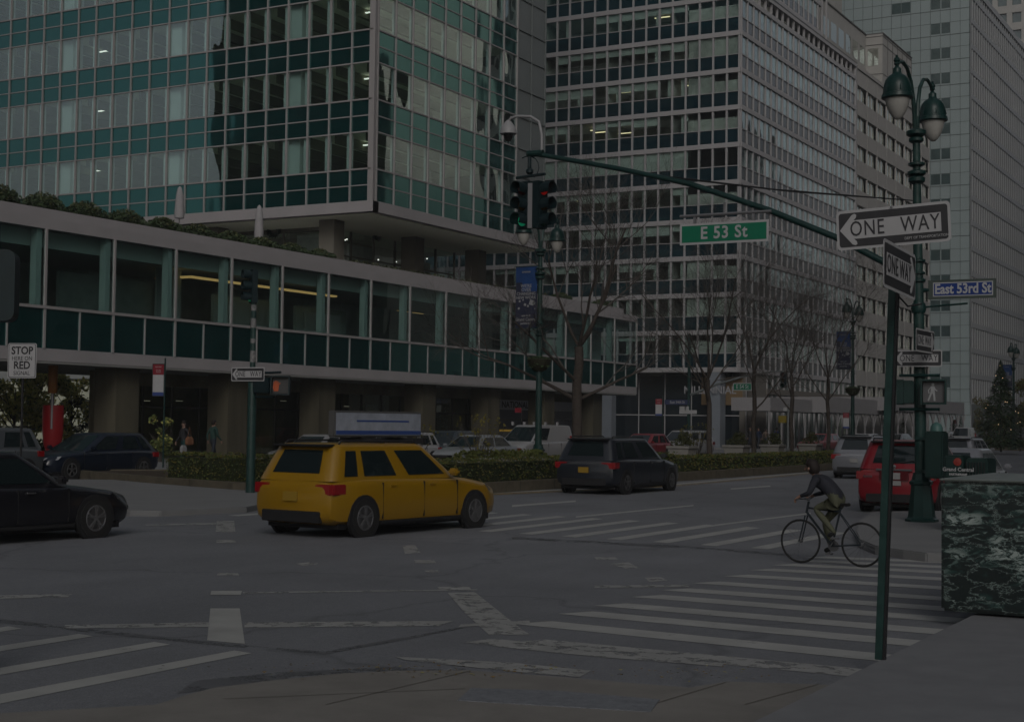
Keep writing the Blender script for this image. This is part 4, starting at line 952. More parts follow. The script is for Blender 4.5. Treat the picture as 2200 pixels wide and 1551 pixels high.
# smaller signs
def post_sign(name,label,loc,h,cat='street sign',pm=black,r=.03):
    t=thing(name,label,cat,loc); m=MB(); m.lathe([(r,0),(r,h),(r*.5,h+.01)],n=8); m.build('post',pm,t); return t
p=aX(41,985,-29.0); c=aX(50,775,-29.0)
t=post_sign('stop_here_sign','white STOP HERE ON RED SIGNAL sign on a black post at the left',(c.x,c.y,.05),c.z+.3)
pw=.0; sc_=(c-CP).dot(fw)/FP; w_=57*sc_/.87; h_=75*sc_
m=MB(); m.prism(rrect(w_,h_,.05),-.03,-.025,fxz); s=m.build('sign_plate',whitep,t,M=TR(0,-.02,c.z-.05,R(20)))
m=MB(); m.prism(rrect(w_*.95,h_*.96,.045),-.032,-.03,fxz); m.build('border_line',blackp,s,M=TR(0,-.02,c.z-.05,R(20)))
m=MB(); m.prism(rrect(w_*.91,h_*.93,.04),-.034,-.032,fxz); m.build('white_field',whitep,s,M=TR(0,-.02,c.z-.05,R(20)))
for sx,z,hh in (('STOP',.28,.24),('HERE ON',.06,.13),('RED',-.14,.24),('SIGNAL',-.36,.13)): text(sx,hh*h_*1.28,'lettering',black,s,TR(0,-.02,c.z-.05,R(20))@Matrix.Translation((0,-.037,z*h_)),.006 if hh>.2 else .0,.9)
def bus_sign(px,py0,py1,X,label):
    a=aX(px,py0,X); b=aX(px,py1,X); t=post_sign('bus_stop_sign',label,(a.x,a.y,.14),a.z+.1,'bus stop sign',green)
    h=a.z-b.z; w_=h*.38; M_=TR(-w_*.65,-.02,(a.z+b.z)/2-.14,R(15))
    m=MB(); m.box((-w_/2-.03,-.03,-h/2-.03),(w_/2+.03,.03,h/2+.03)); s=m.build('sign_frame',black,t,M=M_)
    m=MB(); m.box((-w_/2,-.034,-h/2),(w_/2,-.03,h/2)); m.build('schedule_panel',whitep,s,M=M_)
    m=MB(); m.box((-w_/2,-.038,h/2-h*.33),(w_/2,-.034,h/2)); m.build('red_header',mat('bus_red',(.11,.006,.012),.5),s,M=M_)
    m=MB(); m.box((-w_/2,-.038,-h/2),(w_/2,-.034,-h/2+h*.11)); m.build('blue_footer',mat('bus_blue',(.02,.035,.12),.5),s,M=M_)
    text('BUS STOP',h*.06,'lettering',whitep,s,M_@Matrix.Translation((0,-.04,h*.42)),0,.8)
    text('BM1 BM2\nX31 Q32',h*.055,'lettering',whitep,s,M_@Matrix.Translation((0,-.04,h*.28)),0,.8)
    return t
bus_sign(355,783,850,-40,'red and white bus stop sign on the pavement by the dark blue hatchback')
bus_sign(1424,857,893,-40,'red and white bus stop sign at the far corner of the cross street')
bus_sign(1826,887,920,-40,'red and white bus stop sign in front of the white arched shed')
bus_sign(2058,902,925,-40,'faint bus stop sign at the far end of the white shed')
a=aX(1121,880,-38.9); t=post_sign('kerb_regulation_sign','small red parking sign on a thin pole between the grey car and the white van',(a.x,a.y,.14),a.z,'street sign')
m=MB(); m.box((-.42,-.02,a.z-.3),(.0,-.01,a.z-.05)); m.build('sign_plate',mat('bus_red',(.11,.006,.012)),t)
# far corner signal with arm and name boards
a=aX(1480,870,-40.2)
t=thing('corner_signal_pole','green signal pole with long pale arm and E 54 St board at the far corner','traffic signal',(a.x,a.y,.14))
m=MB(); m.lathe([(.16,0),(.13,.5),(.11,8.3)],n=10); m.build('pole',green,t,True)
fy=a.y
q=[aY(x,y,fy) for x,y in ((1483,848),(1540,826),(1600,808),(1660,798),(1700,797))]
m=MB(); m.tube([p-Vector((a.x,a.y,.14)) for p in q],[.09,.08,.07,.06,.05],8); m.build('signal_arm',mat('pale_arm',(.09,.10,.10),.5),t,True)
c=aY(1595,831,fy-.1); M_=TR(c.x-a.x,-.1,c.z-.14); w_=aY(1615,830,fy).x-aY(1575,830,fy).x
m=MB(); m.box((-w_/2,-.01,-.26),(w_/2,.01,.26)); s=m.build('street_name_sign',whitep,t,M=M_)
m=MB(); m.box((-w_/2+.05,-.014,-.21),(w_/2-.05,-.01,.21)); m.build('green_field',mat('sign_green',(.003,.082,.045)),s,M=M_); text('E 54 St',.4,'lettering',whitep,s,M_@Matrix.Translation((0,-.018,0)),.006,.8)
c=aY(1455,864,fy-.1); M_=TR(c.x-a.x,-.1,c.z-.14); m=MB(); m.box((-.95,-.01,-.17),(.95,.01,.17)); s=m.build('street_name_sign',mat('sign_navy',(.02,.025,.06),.5),t,M=M_); text('East 54th St',.26,'lettering',whitep,s,M_@Matrix.Translation((0,-.013,0)),.003,.9)
for px,py,ww in ((1467,877,.5),(1476,877,.3),(1468,885,.6),(1487,885,.7)):
    c=aY(px,py,fy-.15); m=MB(); m.box((-ww/2,-.01,-.13),(ww/2,.01,.13)); m.build('small_sign',whitep,t,M=TR(c.x-a.x,-.15,c.z-.14))
signal_head(t,TR(aY(1683,805,fy).x-a.x,0,aY(1683,805,fy).z-.5,0),None)
# newsrack
bxn=aG(2010,1139,.14)
t=thing('newspaper_boxes','dark green newspaper and mail box cluster behind the marble block','newspaper box',(-6.6,28.2,.14)); t['wsp']=1
gb=mat('box_green',(.004,.015,.0135),.5,0,.15,5)
zt1=aY(2010,926,28.2).z; zt2=aY(2080,978,28.2).z
xa,xb=aY(1992,950,28.2).x,aY(2033,950,28.2).x; xc,xd=aY(2034,1000,28.2).x,aY(2124,1000,28.2).x
zc_=[aY(2010,926,30.2).z,aY(2010,1027,30.2).z]; xa,xb=aY(1994,950,30.2).x,aY(2033,950,30.2).x
m=MB(); m.box((xa,29.9,zc_[1]),(xb,30.4,zc_[0])); m.build('control_box',gb,lamp,M=Wm(0,0,0),bev=.03)
m=MB(); r_=(xb-xa)*.36; m.lathe([(r_,0),(r_*.95,.08),(r_*.7,.15),(.01,.19)],c=((xa+xb)/2,30.15,zc_[0]-.01),n=14); m.build('dome_cap',mat('pale_green_cap',(.035,.075,.07),.4),lamp,True,M=Wm(0,0,0))
m=MB()
for z in (zc_[0]-.15,zc_[1]+.12): m.box((lx-.1,30.35,z-.03),(xa+.05,30.5,z+.03))
m.build('box_bracket',green,lamp,M=Wm(0,0,0))
m=MB(); m.box((xc,28.0,.14),(xc+(xd-xc)*.45,28.7,zt2)); m.box((xc+(xd-xc)*.47,28.1,.14),(xd,28.9,zt2-.05)); m.build('low_box',gb,t,bev=.03)
m=MB()
for i in range(7): x=xc+(xd-xc)*(.5+.07*i); m.box((x,28.07,.5),(x+.012,28.1,zt2-.12))
m.build('box_slats',black,t)
M_=TR((xc+(xd-xc)*.34),27.98,zt2-.26)
for s_,z,h in (('Grand Central',0,.10),('PARTNERSHIP',-.09,.055)):
    o=text(s_,h,'lettering',whitep,t,M_@Matrix.Translation((0,0,z)),.002,.95); o.location=-t.location
m=MB(); m.lathe([(.075,-.0),(.001,-.01)],c=((xc+(xd-xc)*.32),27.99,zt2-.12),n=10,axis='Y'); m.build('red_emblem',mat('emblem_red',(.14,.02,.015),.5),t)
# ------------------------------------------------------------------ vehicles
carglass=mat('car_glass',(.006,.010,.011),.04,0,spec=.5)
trim=mat('black_trim',(.012,.012,.013),.5); rimm=mat('alloy_rim',(.14,.14,.145),.3,.7)
redl=mat('tail_lamp_red',(.14,.004,.006),.2,spec=.8); headl=mat('head_lamp_clear',(.16,.17,.18),.12,spec=.9)
chrome=mat('chrome',(.2,.2,.21),.15,.9)
def paintm(n,c,metal=.0): return mat('car_paint_'+n,c,.28,metal,.04,2,spec=.3,coat=.3)
CT={ # rear base, roof rear, roof front, windscreen base (fractions from rear), hood z, deck z, belt z (fractions of H)
 'sedan':(.10,.24,.55,.72,.62,.66,.62),'hatch':(.02,.12,.50,.70,.60,.64,.62),'suv':(.01,.07,.56,.72,.62,.66,.62),'van':(.0,.02,.60,.80,.58,.60,.58)}
def car(label,loc,rz,L,W,H_,kind,pm,cat='car',name='parked_car',group=None,roofpm=None,plate='w',wheel=.335):
    t=thing(name,label,cat,loc,rz,group)
    rb,rtp,ft,fb,hz,dz,bz=CT[kind]; X=lambda f:(f-.5)*L; w2=W/2; zb=.20
    Z0=bz*H_
    st=[(0,.80,.34,Z0*.84),(.012,.92,.28,Z0*.95),(.05,.985,.22,Z0*1.0),(.2,1.0,zb,Z0*1.02),(.5,1.0,zb,Z0*1.0),(fb-.02,.995,zb,Z0*.985),(fb+.06,.985,zb,Z0*.95),(.90,.96,.20,Z0*.86),(.965,.90,.22,Z0*.76),(.99,.80,.28,Z0*.66),(1.0,.66,.34,Z0*.55)]
    if kind=='van': st[7:]=[(.92,.96,.2,Z0*.84),(.975,.9,.24,Z0*.76),(.995,.8,.3,Z0*.66),(1.0,.66,.34,Z0*.55)]
    rings=[]
    for f,wf,b,zt in st:
        w_=w2*wf; x=X(f); zm=b+(zt-b)*.55
        half=[(0,b),(w_*.82,b),(w_*.955,b+.07),(w_,b+.22),(w_*1.0,zm),(w_*.985,zt-.14),(w_*.955,zt-.05),(w_*.88,zt),(w_*.45,zt+.022),(0,zt+.03)]
        rings.append([(x,y,z) for y,z in half]+[(x,-y,z) for y,z in half[-2:0:-1]])
    m=MB(); m.ring(rings); 
    def cab(tz,infl=0,z_=None):
        a=X(rb+(rtp-rb)*tz)-infl; b=X(fb+(ft-fb)*tz)+infl; hw=w2*(.93+(.735-.93)*tz**1.15)+infl; z=Z0-.03+(H_-.045-Z0+.03)*tz if z_ is None else z_
        r=.13 if kind!='van' else .08; P=[]
        nF,nS=8,18
        for j in range(nF+1): yy=hw-r-(2*(hw-r))*j/nF; P.append((b+.10*math.cos(yy/hw*1.3)-.05,yy,z,'F',j/nF))
        P.append((b-r*.35,-hw+r*.35,z,'c',0))
        for j in range(nS+1): P.append((b-r-(b-a-2*r)*j/nS,-hw,z,'R',j/nS))
        P.append((a+r*.35,-hw+r*.35,z,'c',0))
        for j in range(nF+1): P.append((a,-hw+r+2*(hw-r)*j/nF,z,'B',j/nF))
        P.append((a+r*.35,hw-r*.35,z,'c',0))
        for j in range(nS+1): P.append((a+r+(b-a-2*r)*j/nS,hw,z,'L',j/nS))
        P.append((b-r*.35,hw-r*.35,z,'c',0))
        return P
    R3=[cab(0),cab(.35),cab(.7),cab(.93),cab(1.0)]
    c0=[(p[0],p[1]) for p in cab(1.0)]; cx=(X(rtp)+X(ft))/2
    top=[]
    for s_,z in ((.93,H_-.012),(.7,H_),(.3,H_+.004)): top.append([(cx+(x-cx)*s_,y*s_,z,0,0) for x,y in c0])
    m.ring([[p[:3] for p in r] for r in R3+top]); m.build('body',pm,t,True)
    if roofpm: pass
    # glass
    def glassbits(name,side,lo,hi,t0=.13,t1=.86):
        m=MB(); A=cab(t0,.008); Bm=cab((t0+t1)/2,.009); B_=cab(t1,.008)
        idx=[i for i,p in enumerate(A) if p[3]==side and lo<=p[4]<=hi]
        for i,j in zip(idx[:-1],idx[1:]): m.q(A[i][:3],A[j][:3],Bm[j][:3],Bm[i][:3]); m.q(Bm[i][:3],Bm[j][:3],B_[j][:3],B_[i][:3])
        m.build(name,carglass,t,True)
    glassbits('windscreen','F',0,1,.06,.93); glassbits('rear_window','B',.05,.95,.22 if kind!='sedan' else .1,.88)
    if kind=='van': S_=((.02,.32),)
    elif kind in('suv','hatch'): S_=((.05,.42),(.48,.76),(.81,.97))
    else: S_=((.05,.46),(.52,.93))
    for a,b in S_:
        glassbits('side_window','R',a-.02,b+.02); glassbits('side_window','L',1-b-.02,1-a+.02)
    # wheels
    for fx in (.165 if kind!='suv' else .17,.815):
        for sg in (-1,1):
            x=X(fx); y=sg*(w2-.09)
            m=MB(); m.lathe([(wheel+.065,sg*.02),(wheel+.065,sg*.095)],c=(x,y,wheel),n=22,axis='Y'); m.build('wheel_arch',trim,t)
            m=MB(); m.lathe([(wheel*.6,-.11),(wheel*.96,-.11),(wheel,-.07),(wheel,.07),(wheel*.96,.11),(wheel*.66,.115)],c=(x,sg*(w2-.098),wheel),n=22,axis='Y'); wh=m.build('wheel',rubber,t,True)
            m=MB(); yy=sg*(w2+.018)
            m.lathe([(wheel*.66,0),(wheel*.60,sg*.006),(wheel*.57,0)],c=(x,yy,wheel),n=20,axis='Y')
            for k in range(5):
                a=2*math.pi*k/5+.3
                for da in (-.13,.13):
                    p0=Vector((x,yy,wheel)); p1=p0+Vector((math.cos(a+da),0,math.sin(a+da)))*wheel*.6; m.tube([p0,p1],.02,4)
            m.lathe([(.05,0),(.04,sg*.012),(.001,sg*.014)],c=(x,yy,wheel),n=10,axis='Y'); m.build('rim',rimm,wh)
    zt=Z0
    m=MB(); m.box((X(0)-.02,-w2*.72,.26),(X(.015),w2*.72,.46)); m.box((X(.985),-w2*.6,.26),(X(1)+.015,w2*.6,.42)); m.box((X(.26),-w2-.006,.2),(X(.73),w2+.006,.27)); m.build('bumper_trim',trim,t,bev=.015)
    for sg in (-1,1):
        y=sg*w2
        m=MB(); m.hexa([Vector(p) for p in ((X(.925),y*.80,zt*.68),(X(.99),y*.56,zt*.66),(X(.99)+.02,y*.60,zt*.66),(X(.925),y*.985,zt*.70),(X(.90),y*.80,zt*.83),(X(.975),y*.60,zt*.76),(X(.975)+.02,y*.64,zt*.76),(X(.895),y*.975,zt*.82))]); m.build('headlamp',headl,t,bev=.01)
        m=MB(); h0,h1=(zt*.74,zt*.92) if kind!='van' else (zt*.8,zt*1.25); m.box((X(.0)-.012+.03,min(y*.55,y*.93),h0),(X(.05),max(y*.55,y*.93),h1)); m.box((X(.012),min(y*.86,y*.985+.0),h0),(X(.075),max(y*.86,y*.992),h1)); m.build('tail_lamp',redl,t,bev=.015)
        m=MB(); xm=X(fb-.055); m.box((xm-.09,min(y*.96,y*1.19),zt+.02),(xm+.05,max(y*.96,y*1.19),zt+.15)); m.build('wing_mirror',pm,t,bev=.04)
        m=MB()
        for fx in (.33,.555) if kind!='van' else (.62,): m.box((X(fx)-.09,min(y*.985,y*1.012),zt*.86),(X(fx)+.07,max(y*.985,y*1.012),zt*.89))
        m.build('door_handle',chrome if kind=='sedan' else pm,t)
        m=MB()
        for fx in (.27,.505,.705): m.box((X(fx)-.004,min(y*.9,y*1.003),.3),(X(fx)+.004,max(y*.9,y*1.003),zt*.93))
        m.build('door_seam',trim,t)
    m=MB(); m.box((X(.06),-w2*.86,.15),(X(.94),w2*.86,.30)); m.build('underbody_shade',trim,t)  # black box added to darken the gap under the car
    m=MB(); m.box((X(.992),-w2*.42,zt*.50),(X(1.0)+.012,w2*.42,zt*.62)); m.build('grille',trim,t,bev=.01)
    pmt={'w':mat('plate_pale',(.16,.16,.16),.5),'y':mat('plate_yellow',(.16,.10,.012),.5)}[plate]
    m=MB(); m.box((X(0)-.035,-.16,zt*.62),(X(0)+.06,.16,zt*.62+.16)); m.build('number_plate',pmt,t)
    if kind in('suv','hatch'):
        m=MB(); m.box((X(rtp)-.16,-w2*.66,H_-.06),(X(rtp)+.08,w2*.66,H_-.02)); m.build('roof_spoiler',trim,t,bev=.015)
    if kind=='suv':
        m=MB()
        for sg in (-1,1): m.tube([(X(rtp)+.15,sg*w2*.66,H_-.02),(X(rtp)+.22,sg*w2*.66,H_+.04),(X(ft)-.25,sg*w2*.66,H_+.035),(X(ft)-.12,sg*w2*.66,H_-.03)],.018,6)
        split_build(m,'roof_rail',trim,t)
    return t
N90=R(90)
# yellow taxi heading up the avenue
p0=aG(600,1150); p1=aG(1030,1133); tx=(p0+p1)/2
tc=car('yellow taxi with a wide roof advertising board crossing the junction',((-12.55)*K,18.75*K,0),R(84),5.0,1.9,1.62,'suv',paintm('taxi_yellow',(.16,.088,.003)),'taxi','taxi',plate='y')
m=MB(); m.box((-1.5,-.08,1.72),(1.0,.08,2.20)); a=m.build('roof_advert',mat('advert_frame',(.05,.05,.05),.5),tc,bev=.02)
m=MB()
for s_ in (-1,1): m.box((-1.46,min(s_*.08,s_*.085),1.76),(.96,max(s_*.08,s_*.085),2.16))
m.build('advert_face',mat('advert_pale_blue',(.16,.175,.205),.4,0,.25,3),a)
m=MB()
for s_ in (-1,1): m.box((-1.46,min(s_*.085,s_*.088),1.77),(.96,max(s_*.085,s_*.088),1.84)); m.box((-.9,min(s_*.085,s_*.088),2.0),(.6,max(s_*.085,s_*.088),2.03))
m.build('advert_stripe',mat('advert_blue',(.02,.04,.13),.4),a)
m=MB(); m.box((-.7,-.5,1.6),(-.6,.5,1.71)); m.box((.5,-.5,1.6),(.6,.5,1.71)); split_build(m,'advert_bracket',trim,tc)
for s_ in (-1,1): 0 and text('NYC TAXI',.2,'lettering',black,tc,TR(.1,s_*(.935),.78,0 if s_<0 else R(180)),.004,.9)
car('black saloon cut off by the left edge, crossing the junction',((-15.5)*K,13.75*K,0),R(86),5.1,1.9,1.46,'sedan',paintm('black',(.006,.006,.008)),'car','car')
dsv=car('dark SUV with yellow number plate driving away beside the median hedge',((-15.3)*K,33.1*K,0),N90,5.1,1.95,1.62,'suv',paintm('charcoal',(.010,.012,.016)),'car','car',plate='y')
car('silver SUV driving away beyond the cyclist and the red SUV',((-13.5)*K,48.5*K,0),N90,4.8,1.9,1.68,'suv',paintm('silver',(.13,.135,.15),.3),'car','car')
# red SUV parked at the kerb
a_=aG(1838,1105); 
rv=car('red compact SUV seen from behind, parked at the kerb by the lamp base',((-7.45)*K,30.1*K,0),R(91),4.6,1.86,1.72,'suv',paintm('red',(.115,.004,.008)),'car','parked_car',wheel=.36)
for s_,y,h in (('RAV4',.62,.07),('LE',-.60,.10)): text(s_,h,'lettering',chrome,rv,TR(-2.33,y,.80 if y<0 else .86,-N90),.002,1.2)
m=MB(); m.box((-2.345,-.34,.78),(-2.29,.34,1.0)); m.build('plate_recess',mat('recess_red',(.05,.003,.005),.4),rv)
m=MB(); m.box((-2.36,-.15,.81),(-2.345,.15,.96)); m.build('number_plate',mat('plate_pale',(.16,.16,.16)),rv)
m=MB(); m.box((-2.35,-.42,1.01),(-2.28,.42,1.05)); m.lathe([(.05,0),(.04,-.01),(.001,-.012)],c=(-2.33,0,1.10),n=12,axis='X'); m.build('chrome_trim',chrome,rv)
m=MB(); m.tube([(-2.2,.1,1.17),(-2.2,-.45,1.24)],.012,5); m.build('rear_wiper',trim,rv)
# cars along the west kerb, front to the left
Xk=-36.0
def wcar(pxf,pxr,label,H_,kind,pm,X_=Xk,Lmax=None,**k):
    ya,yb=aX(pxf,955,X_).y,aX(pxr,955,X_).y; L=yb-ya
    if Lmax and L>Lmax: ya=yb-Lmax; L=Lmax
    return car(label,(X_-.93,(ya+yb)/2,0),-N90,L,1.86,H_,kind,pm,**k)
wcar(-160,100,'dark grey SUV behind the STOP HERE ON RED sign',1.68,'suv',paintm('graphite',(.04,.045,.05)),Lmax=5.0,group='cars along the west kerb')
wcar(108,346,'dark blue hatchback in front of the red sculpture, left of the hedge',1.52,'hatch',paintm('dark_blue',(.004,.007,.014)),group='cars along the west kerb')
wcar(548,800,'pale grey saloon mostly hidden behind the yellow taxi',1.46,'sedan',paintm('pale_grey',(.12,.12,.125)),Lmax=5.2,group='cars along the west kerb')
wcar(812,952,'white hatchback just behind the yellow taxi',1.55,'suv',paintm('white',(.18,.18,.185)),Lmax=5.0,group='cars along the west kerb')
wcar(948,1040,'dark SUV between the white hatchback and the grey saloon',1.62,'suv',paintm('ink',(.02,.026,.032)),-37.3,Lmax=5.0,group='cars along the west kerb')
wcar(985,1122,'pale grey saloon with blue-grey bonnet behind the small yellow-leaved shrub',1.46,'sedan',paintm('grey_blue',(.13,.14,.15)),-34.6,Lmax=6.2,group='cars along the west kerb')
v=wcar(1120,1236,'white van with roof rack brackets left of the big bare tree',1.95,'van',paintm('white',(.18,.18,.185)),-34.6,Lmax=6.5,name='parked_van',cat='van',group='cars along the west kerb')
m=MB()
for x in (-1.6,-.3,.9):
    for y in (-.6,.6): m.box((x,y-.05,1.93),(x+.15,y+.05,2.1))
split_build(m,'roof_rack_bracket',paintm('white',(.2,.2,.2)),v)
wcar(1372,1447,'red car behind the dark SUV, partly hidden',1.5,'hatch',paintm('bright_red',(.12,.006,.01)),-36,Lmax=5.2,group='cars along the west kerb')
wcar(1450,1538,'white SUV behind the first white planter',1.7,'suv',paintm('white',(.18,.18,.185)),-36,Lmax=6.6,group='cars along the west kerb')
wcar(1755,1812,'red and white car beyond the farthest bare tree',1.5,'hatch',paintm('bright_red',(.12,.006,.01)),-37,group='cars along the west kerb')
wcar(1850,1905,'white car in front of the arched shed, left of the sign post',1.5,'sedan',paintm('white',(.18,.18,.185)),-37,group='cars along the west kerb')
wcar(1925,1968,'grey car in front of the arched shed between post and lamp',1.5,'sedan',paintm('silver',(.13,.135,.15)),-37,group='cars along the west kerb')
wcar(2034,2058,'white hatchback just right of the green box dome',1.7,'suv',paintm('white',(.18,.18,.185)),-36,group='cars along the west kerb')
wcar(2060,2080,'pale car in front of the white lorry far up the avenue',1.5,'sedan',paintm('silver',(.13,.135,.15)),-35,group='cars along the west kerb')
wcar(2078,2098,'white van far up the avenue left of the evergreen',2.2,'van',paintm('white',(.18,.18,.185)),-34,name='parked_van',cat='van',group='cars along the west kerb')
car('silver car with red tail lamp far up the avenue at the right edge',(-15.5,72,0),N90,4.8,1.9,1.6,'suv',paintm('silver',(.13,.135,.15),.3),'car','car')
car('pale saloon parked just beyond the green boxes, only its window showing',(-9.0,41.5,0),N90,4.7,1.85,1.5,'sedan',paintm('silver',(.13,.135,.15),.3),'car','parked_car')
# ------------------------------------------------------------------ hedges and planting
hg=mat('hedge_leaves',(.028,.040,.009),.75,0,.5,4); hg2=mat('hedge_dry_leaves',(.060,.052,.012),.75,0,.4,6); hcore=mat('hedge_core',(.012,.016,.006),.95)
def hedge(pts,w_,z0,z1,label,n):
    r=random.Random(int(z1*100)+n); m=MB(); cent=[]
    for a,b in zip(pts[:-1],pts[1:]):
        a=Vector(a);b=Vector(b);d=(b-a);L0=d.length;d/=L0;nn=Vector((-d.y,d.x))
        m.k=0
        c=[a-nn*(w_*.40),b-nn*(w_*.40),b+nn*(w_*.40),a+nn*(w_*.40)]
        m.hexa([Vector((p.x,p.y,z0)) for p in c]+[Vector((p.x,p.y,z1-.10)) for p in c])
        N_=int(n*L0)
        for i in range(N_):
            s=r.uniform(-.12,L0+.12); 
            f=r.random()
            u=r.uniform(-1,1)*w_*.5; z=z1+.045*math.sin(s*2.3)+.03*math.sin(s*7)-abs(r.gauss(0,.03))
            if f<.55: u=math.copysign(w_*.5-abs(r.gauss(0,.03)),r.uniform(-1,1)); z=r.uniform(z0,z1)
            if f>.93: z=z1+r.uniform(-.02,.07)
            p=a+d*s+nn*u; P=Vector((p.x,p.y,z)); A=Vector((r.uniform(-1,1),r.uniform(-1,1),r.uniform(-.6,1))).normalized(); B_=A.orthogonal().normalized()
            sz=r.uniform(.018,.042)*(1 if P.y<45 else 1.5); m.k=1 if r.random()<.62 else 2
            m.q(P-A*sz,P+B_*sz*.55,P+A*sz,P-B_*sz*.55)
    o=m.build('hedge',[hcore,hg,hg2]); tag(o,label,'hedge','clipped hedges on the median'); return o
hw=aX(262,1000,-30.4); 
hedge([(-30.2,34.2),(-26.5,33.9),(-23.2,33.3)],1.0,.27,1.0,'low clipped hedge on the south end of the median, behind the kerb stones',900)
hedge([(-22.2,33.8),(-22.3,52.5)],.8,.27,.95,'low clipped hedge along the road side of the median, beside the taxi and dark SUV',520)
hedge([(-22.2,53),(-22.2,84.5)],.8,.27,.82,'low clipped hedge along the median road side under the four farther trees',330)
cb=mat('white_planter_stone',(.15,.145,.135),.7,0,.06,3)
for px,lb,Y_ in ((1466,'white tapered planter left of the second bare tree',63.5),(1583,'white tapered planter between the second and third bare trees',71.5),(1660,'white tapered planter between the third and fourth bare trees',76.5),(1740,'white tapered planter between the fourth and last bare trees',82.0)):
    p=None
    X_=-25.6
    # keep the pixel column by choosing the distance
    yy=aX(px,950,X_).y
    t=thing('planter',lb,'planter',(X_,yy,.27),0,'white planters on the median')
    m=MB(); m.lathe([(.58,0),(.70,.72),(.78,.73),(.78,.84),(.66,.84),(.6,.7),(.05,.7)],n=4,ph=R(45)); m.build('pot',cb,t,bev=.015)
    m=leaf_mb([((0,0,.95),(.55,.55,.25)),((.1,0,1.2),(.3,.3,.3))],420,.06,random.Random(px)); m.build('foliage',leafmat('planter_leaves',(.05,.055,.02),.7,0,.5,6),t)
# low white edged flower beds behind the hedge
for a,b,lb in ((1012,1066,'left of the blue box'),(1092,1150,'right of the blue box')):
    ya,yb=aX(a,972,-24.2).y,aX(b,972,-24.2).y
    t=thing('flower_bed','low white edged flower bed behind the hedge, '+lb,'planter',(-24.2,(ya+yb)/2,.27))
    m=MB(); m.box((-.5,-(yb-ya)/2,0),(.5,(yb-ya)/2,.62)); m.build('bed_edge',cb,t,bev=.02)
    m=leaf_mb([((0,q_,.72),(.4,.5,.16)) for q_ in (-1.2,-.5,.3,1.0)],360,.07,random.Random(a)); m.build('foliage',leafmat('yellow_green_leaves',(.07,.08,.02),.7,0,.4,6),t)
def bare_shrub(px,label,X_,h,n=26):
    y=aX(px,950,X_).y; r=random.Random(px); t=thing('shrub',label,'shrub',(X_,y,.3)); m=MB(); tips=[]
    for i in range(n):
        a=r.uniform(0,6.28); q_=Vector((0,0,.2)); pts=[q_]; d=Vector((math.cos(a)*.4,math.sin(a)*.4,1)).normalized()
        for k in range(4): d=(d+Vector((r.uniform(-.3,.3),r.uniform(-.3,.3),r.uniform(-.1,.2)))).normalized(); q_=q_+d*h*.25; pts.append(q_)
        m.tube(pts,[.014,.011,.008,.006,.003],4); tips+=pts[2:]
    m.build('stems',twigm,t)
    m=leaf_mb([(p,(.12,.12,.12)) for p in tips],170,.05,r); m.build('leaves',leafmat('yellow_leaves',(.12,.105,.02),.7,0,.4,6),t); return t
bare_shrub(1028,'small shrub with sparse yellow leaves standing left of the white van',-24.3,1.75)
bare_shrub(882,'small shrub with yellow leaves just above the taxi roof',-24.3,1.5)
bare_shrub(1500,'small yellow-green shrub in front of the white SUV',-28,1.6)
# ------------------------------------------------------------------ bare trees
def tree(px,X_,label,h,r0_,seed,fork,spread=1.0,lean=0):
    y=aX(px,950,X_).y; r=random.Random(seed); t=thing('bare_tree',label,'tree',(X_,y,.27),0,'bare trees on the median')
    tk=MB(); tw=MB()
    def grow(p,d,rad,ln,dep):
        n=5 if dep<3 else 3; pts=[p]; rr_=[rad]; q=p; dd=d
        for k in range(n):
            dd=(dd+Vector((r.uniform(-1,1),r.uniform(-1,1),r.uniform(-.4,.8)))*(.13+.05*dep)).normalized()
            q=q+dd*ln/n; pts.append(q); rr_.append(rad*(1-.5*(k+1)/n))
        mb=tk if dep<=1 else tw
        mb.tube(pts,rr_,(8,7,5,4,3,3,3)[dep],cap=dep<2)
        if dep>=5: return
        nc=(0,4,5,5,4,3)[dep] if dep>0 else 0
        for k in range(nc):
            f=r.uniform(.25,1.0); i=min(n,max(1,int(round(f*n)))); a=r.uniform(0,6.28)
            o=pts[i]; e=(pts[i]-pts[i-1]).normalized(); s_=e.orthogonal().normalized(); c=e.cross(s_)
            ang=r.uniform(.4,.95); nd=(e*math.cos(ang)+(s_*math.cos(a)+c*math.sin(a))*math.sin(ang)); nd.z+= .12; nd.normalize()
            grow(o,nd,max(.004,rr_[i]*r.uniform(.5,.72)),ln*r.uniform(.5,.72),dep+1)
    q=Vector((0,0,-.05)); pts=[q]; rr_=[r0_*1.25]
    nseg=7
    for k in range(nseg): q=Vector((lean*(k+1)/nseg+r.uniform(-.05,.05),r.uniform(-.05,.05),(k+1)*fork/nseg)); pts.append(q); rr_.append(r0_*(1-.22*(k+1)/nseg))
    tk.tube(pts,rr_,12)
    nl=7
    for k in range(nl):
        a=2*math.pi*k/nl+r.uniform(-.4,.4); low=k%2
        el=r.uniform(.55,1.0)*spread if not low else r.uniform(.9,1.35)*spread
        st=pts[-1] if not low else pts[-1-r.randint(1,3)]
        d=Vector((math.cos(a)*math.sin(el),math.sin(a)*math.sin(el),math.cos(el)))
        grow(st,d,r0_*r.uniform(.27,.40),(h-fork)*r.uniform(.55,.8)*(1 if not low else .8),1)
    tk.build('trunk',bark,t,True); o=tw.build('crown',twigm,t)
    return t
tree(1240,-24.8,'thick-trunked bare tree in front of the podium, nearest of the row',10.8,.21,3,4.6,.9)
tree(1524,-24.8,'second bare tree, in front of the blue-grey corner column',10.2,.13,15,3.8,.65,-.1)
tree(1620,-24.8,'third bare tree, in front of the tan stone pier',10,.12,9,4.4,.6)
